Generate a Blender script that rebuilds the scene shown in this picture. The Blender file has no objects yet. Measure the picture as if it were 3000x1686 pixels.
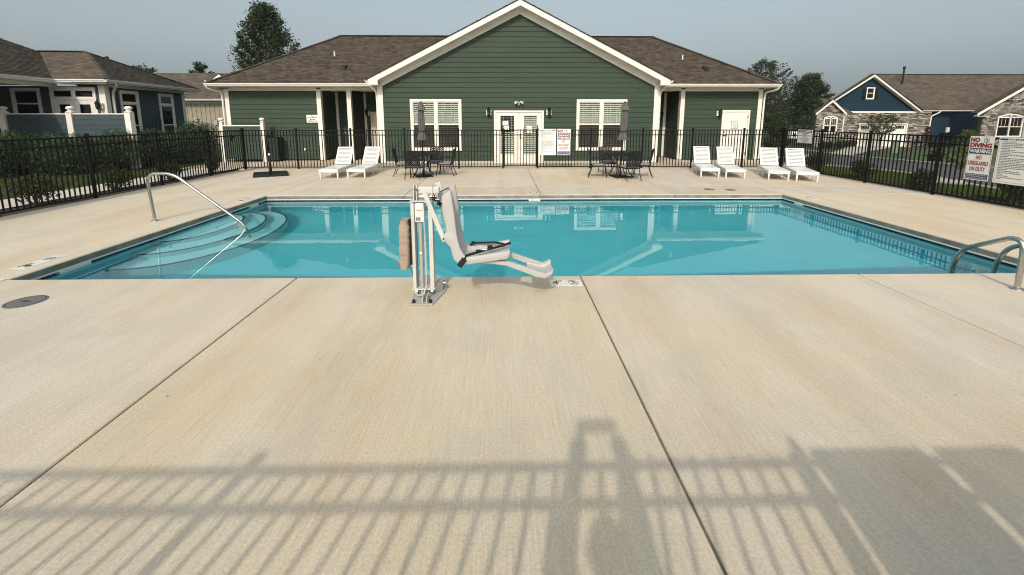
import bpy, bmesh, math, random
import numpy as np
from mathutils import Vector, Matrix
R = math.radians
sc = bpy.context.scene
C = sc.collection
random.seed(7)
rng = np.random.default_rng(7)

# ------------------------------------------------------------------ camera
cam_d = bpy.data.cameras.new("camera")
cam = bpy.data.objects.new("camera", cam_d)
C.objects.link(cam)
cam.location = (0, 0, 1.68)
cam.rotation_euler = (R(90 - 9.36), 0, R(-1.1))
cam_d.sensor_width = 36
cam_d.lens = 15.36
cam_d.shift_y = -0.0943
cam_d.clip_start = 0.02
cam_d.clip_end = 3000
sc.camera = cam

# ------------------------------------------------------------------ sky, sun, exposure
SUN_DIR = Vector((0.205, 1.0, -0.769)).normalized()          # the way the light travels
world = bpy.data.worlds.new("World")
sc.world = world
world.use_nodes = True
wn, wl = world.node_tree.nodes, world.node_tree.links
bg = wn["Background"]
sky = wn.new("ShaderNodeTexSky")
sky.sky_type = 'NISHITA'
sky.sun_disc = False
sky.sun_elevation = R(37)
sky.sun_rotation = R(191.6)
sky.air_density = 1.0
sky.dust_density = 8.0
sky.ozone_density = 1.5
hs = wn.new("ShaderNodeHueSaturation")
hs.inputs['Hue'].default_value = 0.485
hs.inputs['Saturation'].default_value = 0.5
hs.inputs['Value'].default_value = 1.0
wl.new(sky.outputs[0], hs.inputs['Color'])
veil = wn.new("ShaderNodeMix")                     # the even milky veil of a hazy summer day, the same over the whole sky
veil.data_type = 'RGBA'; veil.blend_type = 'ADD'; veil.inputs[0].default_value = 1.0
veil.inputs[7].default_value = (2.25, 2.75, 2.9, 1)
wl.new(hs.outputs[0], veil.inputs[6])
wl.new(veil.outputs[2], bg.inputs[0])
bg.inputs[1].default_value = 0.1
sun_d = bpy.data.lights.new("sun", 'SUN')
sun_d.energy = 2.3
sun_d.angle = R(1.0)
sun_d.color = (1.0, 0.9, 0.74)
sun_d.cycles.is_caustics_light = True
sun = bpy.data.objects.new("sun", sun_d)
C.objects.link(sun)
sun.rotation_euler = SUN_DIR.to_track_quat('-Z', 'Y').to_euler()
sun.location = (-6, -30, 24)
sc.view_settings.view_transform = 'Standard'
sc.view_settings.look = 'None'
sc.view_settings.gamma = 1
sc.view_settings.use_curve_mapping = False
sc.view_settings.exposure = 0.0
sc.render.engine = 'CYCLES'
sc.cycles.use_denoising = True
sc.cycles.max_bounces = 10
sc.cycles.filter_width = 1.05
sc.cycles.transparent_max_bounces = 16

# ------------------------------------------------------------------ materials
MATS = {}
def M(name, col, rough=.6, var=.12, scale=6, bump=0., bscale=60, metal=0., spec=.5, stretch=None, rand=0., coord='pos'):
    """principled material whose colour wanders by noise; rand = per-object random tint"""
    if name in MATS: return MATS[name]
    m = bpy.data.materials.new(name); m.use_nodes = True
    n, l = m.node_tree.nodes, m.node_tree.links
    b = n["Principled BSDF"]
    b.inputs['Roughness'].default_value = rough
    b.inputs['Metallic'].default_value = metal
    b.inputs['Specular IOR Level'].default_value = spec
    if coord == 'pos':
        g = n.new("ShaderNodeNewGeometry").outputs['Position']
    else:
        g = n.new("ShaderNodeTexCoord").outputs['Object']
    if stretch:
        mp = n.new("ShaderNodeMapping"); mp.inputs['Scale'].default_value = stretch
        l.new(g, mp.inputs[0]); g = mp.outputs[0]
    nz = n.new("ShaderNodeTexNoise"); nz.inputs['Scale'].default_value = scale; nz.inputs['Detail'].default_value = 6
    l.new(g, nz.inputs['Vector'])
    rmp = n.new("ShaderNodeMapRange"); rmp.inputs[1].default_value = .3; rmp.inputs[2].default_value = .7
    rmp.inputs[3].default_value = 1 - var; rmp.inputs[4].default_value = 1 + var
    l.new(nz.outputs[0], rmp.inputs[0])
    fac = rmp.outputs[0]
    if rand:
        oi = n.new("ShaderNodeObjectInfo"); r2 = n.new("ShaderNodeMapRange")
        r2.inputs[3].default_value = 1 - rand; r2.inputs[4].default_value = 1 + rand
        l.new(oi.outputs['Random'], r2.inputs[0])
        mu = n.new("ShaderNodeMath"); mu.operation = 'MULTIPLY'; l.new(fac, mu.inputs[0]); l.new(r2.outputs[0], mu.inputs[1]); fac = mu.outputs[0]
    vm = n.new("ShaderNodeVectorMath"); vm.operation = 'SCALE'; vm.inputs[0].default_value = col
    l.new(fac, vm.inputs['Scale']); l.new(vm.outputs[0], b.inputs['Base Color'])
    if bump:
        nb = n.new("ShaderNodeTexNoise"); nb.inputs['Scale'].default_value = bscale; nb.inputs['Detail'].default_value = 4
        l.new(g, nb.inputs['Vector'])
        bp = n.new("ShaderNodeBump"); bp.inputs['Strength'].default_value = bump; bp.inputs['Distance'].default_value = .01
        l.new(nb.outputs[0], bp.inputs['Height']); l.new(bp.outputs[0], b.inputs['Normal'])
    MATS[name] = m
    return m

def attr_mat(name, col_a, col_b, rough=.9, grain=.25, gscale=120):
    """colour picked per piece by the 'tint' attribute between two colours, with fine grain"""
    m = bpy.data.materials.new(name); m.use_nodes = True
    n, l = m.node_tree.nodes, m.node_tree.links
    b = n["Principled BSDF"]; b.inputs['Roughness'].default_value = rough; b.inputs['Specular IOR Level'].default_value = .25
    a = n.new("ShaderNodeAttribute"); a.attribute_name = 'tint'
    mx = n.new("ShaderNodeMix"); mx.data_type = 'RGBA'
    mx.inputs[6].default_value = (*col_a, 1); mx.inputs[7].default_value = (*col_b, 1)
    l.new(a.outputs['Fac'], mx.inputs[0])
    g = n.new("ShaderNodeNewGeometry")
    nz = n.new("ShaderNodeTexNoise"); nz.inputs['Scale'].default_value = gscale; nz.inputs['Detail'].default_value = 3
    l.new(g.outputs['Position'], nz.inputs['Vector'])
    r = n.new("ShaderNodeMapRange"); r.inputs[1].default_value = .3; r.inputs[2].default_value = .7; r.inputs[3].default_value = 1 - grain; r.inputs[4].default_value = 1 + grain
    l.new(nz.outputs[0], r.inputs[0])
    vm = n.new("ShaderNodeVectorMath"); vm.operation = 'SCALE'
    l.new(mx.outputs[2], vm.inputs[0]); l.new(r.outputs[0], vm.inputs['Scale']); l.new(vm.outputs[0], b.inputs['Base Color'])
    MATS[name] = m
    return m

def leaf_mat(name, col_a, col_b, trans=.25):
    m = bpy.data.materials.new(name); m.use_nodes = True
    n, l = m.node_tree.nodes, m.node_tree.links
    n.remove(n["Principled BSDF"]); out = n["Material Output"]
    a = n.new("ShaderNodeAttribute"); a.attribute_name = 'tint'
    mx = n.new("ShaderNodeMix"); mx.data_type = 'RGBA'
    mx.inputs[6].default_value = (*col_a, 1); mx.inputs[7].default_value = (*col_b, 1)
    l.new(a.outputs['Fac'], mx.inputs[0])
    d = n.new("ShaderNodeBsdfPrincipled"); d.inputs['Roughness'].default_value = .55; d.inputs['Specular IOR Level'].default_value = .25
    t = n.new("ShaderNodeBsdfTranslucent"); s = n.new("ShaderNodeMixShader"); s.inputs[0].default_value = trans
    l.new(mx.outputs[2], d.inputs['Base Color']); l.new(mx.outputs[2], t.inputs[0])
    l.new(d.outputs[0], s.inputs[1]); l.new(t.outputs[0], s.inputs[2]); l.new(s.outputs[0], out.inputs[0])
    MATS[name] = m
    return m

def glass_mat(name, tint=(.9, .93, .92), body=0., body_col=(.02, .02, .02), ior=1.5):
    """a pane: fresnel reflection over a tinted see-through sheet (body = share of an opaque mesh, as an insect screen)"""
    m = bpy.data.materials.new(name); m.use_nodes = True
    n, l = m.node_tree.nodes, m.node_tree.links
    n.remove(n["Principled BSDF"]); out = n["Material Output"]
    tr = n.new("ShaderNodeBsdfTransparent"); tr.inputs[0].default_value = (*tint, 1)
    gl = n.new("ShaderNodeBsdfGlossy"); gl.inputs['Roughness'].default_value = .02
    fr = n.new("ShaderNodeFresnel"); fr.inputs[0].default_value = ior
    s = n.new("ShaderNodeMixShader")
    src = tr.outputs[0]
    if body:
        df = n.new("ShaderNodeBsdfDiffuse"); df.inputs[0].default_value = (*body_col, 1)
        s2 = n.new("ShaderNodeMixShader"); s2.inputs[0].default_value = body
        l.new(tr.outputs[0], s2.inputs[1]); l.new(df.outputs[0], s2.inputs[2]); src = s2.outputs[0]
    l.new(fr.outputs[0], s.inputs[0]); l.new(src, s.inputs[1]); l.new(gl.outputs[0], s.inputs[2]); l.new(s.outputs[0], out.inputs[0])
    MATS[name] = m
    return m

WHITE = M('white_trim_paint', (.74, .71, .64), .5, .05, 3)
WHITEPL = M('white_plastic', (.66, .665, .65), .35, .04, 4)
GREEN = M('green_siding_paint', (.038, .060, .040), .62, .10, 2.2, .12, 40, spec=.2, stretch=(.6, 1, 6), rand=.05)
GREEN_D = M('green_door_paint', (.05, .075, .052), .5, .06, 3)
SLATE = M('slate_blue_siding_paint', (.046, .066, .076), .62, .08, 2.2, .1, 40, spec=.2, stretch=(1, 1, 6), rand=.06)
NAVYS = M('navy_siding_paint', (.007, .026, .042), .6, .10, 2, spec=.2)
TAN = M('tan_siding_paint', (.27, .235, .175), .7, .08, 3)
CREAM = M('cream_door_paint', (.6, .52, .42), .5, .05, 3)
DARK = M('dark_interior', (.012, .012, .012), .9, .2, 2)
BLACKM = M('black_powder_coat', (.0045, .0045, .005), .5, .15, 10, spec=.18)
BLACKP = M('black_plastic', (.009, .009, .009), .55, .2, 10, spec=.25)
FRAMEM = M('charcoal_cast_aluminium', (.009, .009, .010), .5, .2, 20, spec=.25)
CUSH = M('grey_cushion_fabric', (.21, .205, .20), .95, .12, 20, .3, 200, coord='obj')
CANVAS = M('grey_umbrella_canvas', (.10, .095, .09), .9, .14, 8, .2, 120, coord='obj')
STEEL = M('brushed_stainless_steel', (.52, .5, .46), .24, .12, 8, metal=1.)
LIFTM = M('white_powder_coated_steel', (.55, .54, .5), .38, .06, 8)
LIFTG = M('grey_steel_plate', (.34, .35, .34), .5, .08, 8)
SEATP = M('grey_speckled_moulded_plastic', (.43, .425, .41), .5, .2, 190, .25, 220)
COVER = M('beige_fabric_cover', (.33, .265, .205), .9, .16, 9, 1., 14, stretch=(1, 1, 3))
STRAP = M('black_webbing', (.008, .008, .008), .8, .2, 40)
REDP = M('red_button_plastic', (.4, .03, .03), .4, .05)
ORANGE = M('orange_label', (.6, .2, .05), .5, .05)
PAPER = M('white_sign_sheet', (.78, .78, .74), .5, .03, 3)
INKB = M('navy_sign_ink', (.012, .018, .13), .5, .05)
INKR = M('red_sign_ink', (.22, .007, .010), .5, .05)
INKK = M('black_sign_ink', (.012, .012, .012), .5, .05)
INKG = M('grey_small_print', (.16, .18, .2), .6, .2, 60)
LIDM = M('grey_skimmer_lid_plastic', (.13, .135, .13), .55, .12, 20)
ASPH = M('asphalt', (.06, .06, .062), .9, .14, 1.2, .3, 90)
KERB = M('kerb_concrete', (.34, .31, .26), .85, .14, 2, .2, 60)
DRIVE = M('driveway_concrete', (.42, .38, .32), .85, .1, 1, .2, 40)
PATHM = M('path_concrete', (.5, .47, .41), .85, .1, 1.2, .2, 60)
MULCH = M('bark_mulch', (.032, .018, .011), .95, .5, 30, 1., 45)
GRASSM = M('lawn_soil_and_grass', (.038, .062, .014), .95, .4, 1.3, .6, 60)
BARK = M('bark', (.06, .045, .03), .95, .3, 8, .6, 30)
BLADE = leaf_mat('grass_blade', (.045, .075, .014), (.10, .14, .03), .3)
LEAFD = leaf_mat('dark_green_leaf', (.014, .027, .007), (.055, .082, .018), .28)
LEAFJ = leaf_mat('juniper_needle', (.018, .044, .018), (.10, .165, .065), .25)
LEAFM = leaf_mat('mid_green_leaf', (.022, .035, .008), (.075, .095, .022), .3)
LEAFG = leaf_mat('grey_green_leaf', (.04, .05, .025), (.10, .115, .06), .3)
LEAFY = leaf_mat('yellow_green_leaf', (.05, .075, .015), (.15, .19, .05), .35)
SHING = attr_mat('brown_laminated_shingle', (.042, .034, .027), (.092, .075, .06), .95, .25, 60)
SHINGT = attr_mat('taupe_laminated_shingle', (.06, .05, .04), (.12, .10, .078), .95, .2, 40)
STONEM = attr_mat('ledge_stone', (.05, .047, .045), (.42, .375, .32), .9, .3, 14)
GLASS = glass_mat('window_glass')
SCREEN = glass_mat('insect_screen_glass', (.85, .86, .84), .5, (.05, .048, .042))
DGLASS = glass_mat('dark_window_glass', (.25, .27, .28), .5, (.01, .012, .012))
BLIND = M('white_blind_slat', (.78, .78, .68), .6, .05)
GLOBE = M('lantern_smoky_glass', (.05, .05, .045), .2, .05)
LEAFBROWN = M('dry_leaf', (.05, .025, .01), .9, .3, 40)

# ------------------------------------------------------------------ helpers
WL = {}
def link(o, parent=None):
    C.objects.link(o)
    if parent is not None: o.parent = parent
    return o
def thing(name, label, cat, loc=(0, 0, 0), group=None, rz=0.):
    o = bpy.data.objects.new(name, None); o.empty_display_size = .2
    C.objects.link(o); o.location = loc; o.rotation_euler = (0, 0, rz)
    o['label'] = label; o['category'] = cat
    if group: o['group'] = group
    WL[o.name] = Vector(loc)
    return o
def tag(o, label=None, cat=None, group=None, kind=None):
    if label: o['label'] = label
    if cat: o['category'] = cat
    if group: o['group'] = group
    if kind: o['kind'] = kind
    return o
def copy_tree(o, parent=None, loc=None, rz=None, label=None):
    c = o.copy(); C.objects.link(c)
    if parent is not None: c.parent = parent
    if loc is not None: c.location = loc; WL[c.name] = Vector(loc)
    if rz is not None: c.rotation_euler = (0, 0, rz)
    if label: c['label'] = label
    for ch in list(o.children): copy_tree(ch, c)
    return c

class MB:
    def __init__(s): s.v = []; s.f = []; s.t = []; s.mi = []; s.cm = 0; s.ct = .5
    def add(s, vs, fs, tint=None):
        b = len(s.v); s.v += [tuple(p) for p in vs]
        for f in fs: s.f.append(tuple(b + i for i in f)); s.t.append(s.ct if tint is None else tint); s.mi.append(s.cm)
        return s
    def hexa(s, p, tint=None):      # 8 points: bottom 4 ccw, top 4 ccw
        return s.add(p, [(3, 2, 1, 0), (4, 5, 6, 7), (0, 1, 5, 4), (1, 2, 6, 5), (2, 3, 7, 6), (3, 0, 4, 7)], tint)
    def box(s, x0, x1, y0, y1, z0, z1, tint=None):
        return s.hexa([(x0, y0, z0), (x1, y0, z0), (x1, y1, z0), (x0, y1, z0), (x0, y0, z1), (x1, y0, z1), (x1, y1, z1), (x0, y1, z1)], tint)
    def bar(s, a, b, w, h, up=(0, 0, 1)):   # rectangular bar from a to b
        a, b = Vector(a), Vector(b); d = (b - a).normalized(); u = Vector(up)
        if abs(d.dot(u)) > .98: u = Vector((0, 1, 0))
        r = d.cross(u).normalized(); u = r.cross(d)
        q = [r * -w / 2 + u * -h / 2, r * w / 2 + u * -h / 2, r * w / 2 + u * h / 2, r * -w / 2 + u * h / 2]
        return s.hexa([a + x for x in q] + [b + x for x in q])
    def tube(s, pts, r, n=8, caps=True):
        pts = [Vector(p) for p in pts]; k = len(pts); b = len(s.v)
        rs = r if isinstance(r, (list, tuple)) else [r] * k
        prev = None
        for i, p in enumerate(pts):
            d = (pts[min(i + 1, k - 1)] - pts[max(i - 1, 0)]).normalized()
            if prev is None:
                prev = d.orthogonal().normalized()
            else:
                prev = (prev - d * prev.dot(d)).normalized()
            o = d.cross(prev)
            for j in range(n):
                a = 2 * math.pi * j / n
                s.v.append(tuple(p + (prev * math.cos(a) + o * math.sin(a)) * rs[i]))
        for i in range(k - 1):
            for j in range(n):
                s.f.append((b + i * n + j, b + i * n + (j + 1) % n, b + (i + 1) * n + (j + 1) % n, b + (i + 1) * n + j)); s.t.append(s.ct); s.mi.append(s.cm)
        if caps:
            s.f.append(tuple(b + j for j in reversed(range(n)))); s.f.append(tuple(b + (k - 1) * n + j for j in range(n))); s.t += [s.ct] * 2; s.mi += [s.cm] * 2
        return s
    def lathe(s, c, prof, n=16, fold=0, famp=0.):
        b = len(s.v); k = len(prof)
        for r, z in prof:
            for j in range(n):
                a = 2 * math.pi * j / n; rr = r * (1 + (famp * math.cos(fold * a + z * 2.) if fold else 0))
                s.v.append((c[0] + rr * math.cos(a), c[1] + rr * math.sin(a), c[2] + z))
        for i in range(k - 1):
            for j in range(n):
                s.f.append((b + i * n + j, b + i * n + (j + 1) % n, b + (i + 1) * n + (j + 1) % n, b + (i + 1) * n + j)); s.t.append(s.ct); s.mi.append(s.cm)
        s.f.append(tuple(b + j for j in reversed(range(n)))); s.f.append(tuple(b + (k - 1) * n + j for j in range(n))); s.t += [s.ct] * 2; s.mi += [s.cm] * 2
        return s
    def cyl(s, a, b, r, n=12): return s.tube([a, b], r, n)
    def prism(s, poly, d):          # polygon of 3-d points extruded by vector d
        n = len(poly); d = Vector(d); P = [Vector(p) for p in poly]
        return s.add(P + [p + d for p in P], [tuple(reversed(range(n))), tuple(range(n, 2 * n))] + [(i, (i + 1) % n, n + (i + 1) % n, n + i) for i in range(n)])
    def build(s, name, mat, parent=None, smooth=False, kind=None, bevel=0., org=None):
        me = bpy.data.meshes.new(name)
        o0 = Vector((0, 0, 0)) if parent is None else WL.get(parent.name, Vector((0, 0, 0)))
        if org is not None: o0 = Vector(org)
        vs = [(x - o0[0], y - o0[1], z - o0[2]) for x, y, z in s.v]
        me.from_pydata(vs, [], s.f)
        for mt in (mat if isinstance(mat, (list, tuple)) else [mat]): me.materials.append(mt)
        if any(s.mi): me.polygons.foreach_set('material_index', s.mi)
        at = me.attributes.new('tint', 'FLOAT', 'FACE'); at.data.foreach_set('value', s.t)
        bm = bmesh.new(); bm.from_mesh(me); bmesh.ops.recalc_face_normals(bm, faces=bm.faces)
        bm.to_mesh(me); bm.free()
        if smooth: me.polygons.foreach_set('use_smooth', [True] * len(me.polygons))
        me.update()
        o = bpy.data.objects.new(name, me); link(o, parent)
        if org is not None: o.location = org
        if parent is not None: WL[o.name] = o0
        if kind: o['kind'] = kind
        if bevel:
            bv = o.modifiers.new('edge', 'BEVEL'); bv.width = bevel; bv.segments = 2; bv.limit_method = 'ANGLE'
        if smooth and not bevel:
            try: me.set_sharp_from_angle(angle=R(50))
            except Exception: pass
        return o

def np_mesh(name, verts, quads, mat, parent=None, tint=None, kind=None, org=None, tri=False):
    o0 = np.array(WL.get(parent.name, (0, 0, 0))) if parent is not None else np.zeros(3)
    if org is not None: o0 = np.array(org)
    me = bpy.data.meshes.new(name); v = np.asarray(verts, dtype=np.float32) - o0.astype(np.float32); q = np.asarray(quads, dtype=np.int32); k = q.shape[1]
    me.vertices.add(len(v)); me.vertices.foreach_set('co', v.ravel())
    me.loops.add(q.size); me.loops.foreach_set('vertex_index', q.ravel())
    me.polygons.add(len(q)); me.polygons.foreach_set('loop_start', np.arange(0, q.size, k, dtype=np.int32))
    me.materials.append(mat)
    if tint is not None:
        at = me.attributes.new('tint', 'FLOAT', 'FACE'); at.data.foreach_set('value', np.asarray(tint, dtype=np.float32))
    me.update(calc_edges=True); me.validate()
    o = bpy.data.objects.new(name, me); link(o, parent)
    if org is not None: o.location = org
    if kind: o['kind'] = kind
    return o

def leaves(name, centers, size, mat, parent, up=.3, aspect=2., jitter=.5, kind=None, org=None, droop=None):
    """one small bent-free quad per centre, turned at random"""
    c = np.asarray(centers, dtype=np.float64); n = len(c)
    d = rng.normal(size=(n, 3)); d[:, 2] = d[:, 2] * .6
    if droop is not None: d = d * .5 + droop
    d /= np.linalg.norm(d, axis=1)[:, None]
    w = np.cross(d, rng.normal(size=(n, 3)) + np.array([0, 0, up * 3])); w /= np.linalg.norm(w, axis=1)[:, None]
    s = size * rng.uniform(1 - jitter, 1 + jitter, (n, 1))
    a = d * s; b = w * s / aspect
    v = np.stack([c - a * .5, c + b * .5 + a * .05, c + a * .5, c - b * .5 + a * .05], 1).reshape(-1, 3)
    q = np.arange(4 * n).reshape(-1, 4)
    t = np.clip(rng.normal(.5, .25, n), 0, 1)
    return np_mesh(name, v, q, mat, parent, t, kind, org)

def blob_points(cx, cy, cz, rx, ry, rz, n, shell=.55):
    p = rng.normal(size=(n, 3)); p /= np.linalg.norm(p, axis=1)[:, None]
    r = rng.uniform(shell ** 3, 1, (n, 1)) ** (1 / 3)
    return p * r * np.array([rx, ry, rz]) + np.array([cx, cy, cz])

# text as a flat mesh fitted to a box: origin o, right u, up v
def lettering(s, o, u, v, w, h, mat, parent, bold=0., name='lettering', lift=.002, keep=False):
    cu = bpy.data.curves.new(name, 'FONT'); cu.body = s; cu.size = 1; cu.offset = bold; cu.resolution_u = 3
    ob = bpy.data.objects.new(name + '_tmp', cu); C.objects.link(ob)
    bpy.context.view_layer.update()
    me = bpy.data.meshes.new_from_object(ob.evaluated_get(bpy.context.evaluated_depsgraph_get()))
    bpy.data.objects.remove(ob); bpy.data.curves.remove(cu)
    xs = [p.co.x for p in me.vertices]; ys = [p.co.y for p in me.vertices]
    x0, x1, y0, y1 = min(xs), max(xs), min(ys), max(ys)
    o, u, v = Vector(o), Vector(u).normalized(), Vector(v).normalized(); nn = u.cross(v)
    o0 = WL.get(parent.name, Vector((0, 0, 0)))
    sx, sy = w / (x1 - x0), h / (y1 - y0)
    for p in me.vertices:
        p.co = o + u * (p.co.x - x0) * sx + v * (p.co.y - y0) * sy + nn * lift - o0
    me.name = name; me.materials.clear(); me.materials.append(mat)
    ob = bpy.data.objects.new(name, me); link(ob, parent); WL[ob.name] = o0
    return ob

class Face:
    """a flat sign face: origin at its lower left, u right, v up; collects thin printed shapes"""
    def __init__(s, o, u, v): s.o, s.u, s.v = Vector(o), Vector(u).normalized(), Vector(v).normalized(); s.n = s.u.cross(s.v)
    def p(s, x, y, d=0): return s.o + s.u * x + s.v * y + s.n * d
    def rect(s, mb, x0, x1, y0, y1, d): mb.add([s.p(x0, y0, d), s.p(x1, y0, d), s.p(x1, y1, d), s.p(x0, y1, d)], [(0, 1, 2, 3)])
    def slab(s, mb, x0, x1, y0, y1, d0, d1): mb.hexa([s.p(x0, y0, d0), s.p(x1, y0, d0), s.p(x1, y0, d1), s.p(x0, y0, d1), s.p(x0, y1, d0), s.p(x1, y1, d0), s.p(x1, y1, d1), s.p(x0, y1, d1)])
    def ring(s, mb, cx, cy, r0, r1, d, n=24):
        for i in range(n):
            a, b = 2 * math.pi * i / n, 2 * math.pi * (i + 1) / n
            mb.add([s.p(cx + r * math.cos(t), cy + r * math.sin(t), d) for r, t in ((r0, a), (r1, a), (r1, b), (r0, b))], [(0, 1, 2, 3)])
    def line(s, mb, x0, y0, x1, y1, w, d):
        q = Vector((x1 - x0, y1 - y0)); q = Vector((-q.y, q.x)).normalized() * w / 2
        mb.add([s.p(x0 - q.x, y0 - q.y, d), s.p(x1 - q.x, y1 - q.y, d), s.p(x1 + q.x, y1 + q.y, d), s.p(x0 + q.x, y0 + q.y, d)], [(0, 1, 2, 3)])
    def no_diving(s, mb, cx, cy, r, d):
        s.ring(mb, cx, cy, r * .86, r, d)
        s.line(mb, cx - r * .62, cy + r * .62, cx + r * .62, cy - r * .62, r * .13, d)
        s.line(mb, cx - r * .05, cy + r * .35, cx + r * .15, cy - r * .25, r * .28, d)       # body
        s.line(mb, cx + r * .15, cy - r * .2, cx - r * .35, cy - r * .6, r * .16, d)
        s.line(mb, cx + r * .05, cy + r * .2, cx + r * .5, cy + r * .05, r * .14, d)
        s.ring(mb, cx - r * .1, cy + r * .52, 0.001, r * .14, d, 10)
        s.line(mb, cx - r * 1.15, cy + r * .85, cx - r * .3, cy + r * .95, r * .1, d)

def smooth(a, b, x):
    t = np.clip((x - a) / (b - a), 0, 1); return t * t * (3 - 2 * t)
def hgt(x, y):
    d = np.hypot(x, y); return -0.03 - 1.0 * smooth(15, 46, d) * smooth(4, 10, x)
def hz(x, y): return float(hgt(np.float64(x), np.float64(y)))

def ribbon(name, A, B, off, mat, n=40, m=4, kind='structure', parent=None, z=None):
    """sheet between two polylines, draped on the terrain"""
    def sample(P, k):
        P = np.array(P, float); L = np.r_[0, np.cumsum(np.linalg.norm(np.diff(P, axis=0), axis=1))]; t = np.linspace(0, L[-1], k)
        return np.stack([np.interp(t, L, P[:, i]) for i in (0, 1)], 1)
    a, b = sample(A, n), sample(B, n)
    g = a[:, None, :] + (b - a)[:, None, :] * np.linspace(0, 1, m)[None, :, None]
    zz = hgt(g[..., 0], g[..., 1]) + off
    if z is not None: zz = np.full_like(zz, z)
    v = np.concatenate([g, zz[..., None]], 2).reshape(-1, 3)
    q = [(i * m + j, i * m + j + 1, (i + 1) * m + j + 1, (i + 1) * m + j) for i in range(n - 1) for j in range(m - 1)]
    return np_mesh(name, v, q, mat, parent, None, kind)

# ================================================================== THE GROUND
PX0, PX1, PY0, PY1 = -5.27, 6.32, 4.53, 9.65       # pool opening
WATER_Z = -0.13
def axis(lo, hi, step, extra, far):
    a = list(np.arange(lo, hi + 1e-6, step)); a = [x for x in a if all(abs(x - e) > step * .4 for e in extra)] + list(extra)
    k = step
    x = hi
    while x < far: k *= 1.5; x += k; a.append(x)
    k = step; x = lo
    while x > -far: k *= 1.5; x -= k; a.append(x)
    return np.array(sorted(a))
gx = axis(-40, 80, 1.5, [PX0 - .3, PX1 + .3], 420); gy = axis(-20, 80, 1.5, [PY0 - .3, PY1 + .3], 420)
GX, GY = np.meshgrid(gx, gy); GZ = hgt(GX, GY)
inside = (GX > -8.9) & (GX < 9.9) & (GY > -3.5) & (GY < 18.2); GZ = np.where(inside, -.16, GZ)
nx = len(gx); qs = []
for j in range(len(gy) - 1):
    for i in range(nx - 1):
        cx, cy = (gx[i] + gx[i + 1]) / 2, (gy[j] + gy[j + 1]) / 2
        if PX0 - .3 < cx < PX1 + .3 and PY0 - .3 < cy < PY1 + .3: continue
        qs.append((j * nx + i, j * nx + i + 1, (j + 1) * nx + i + 1, (j + 1) * nx + i))
np_mesh('ground', np.stack([GX, GY, GZ], -1).reshape(-1, 3), qs, GRASSM, None, None, 'structure')

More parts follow.
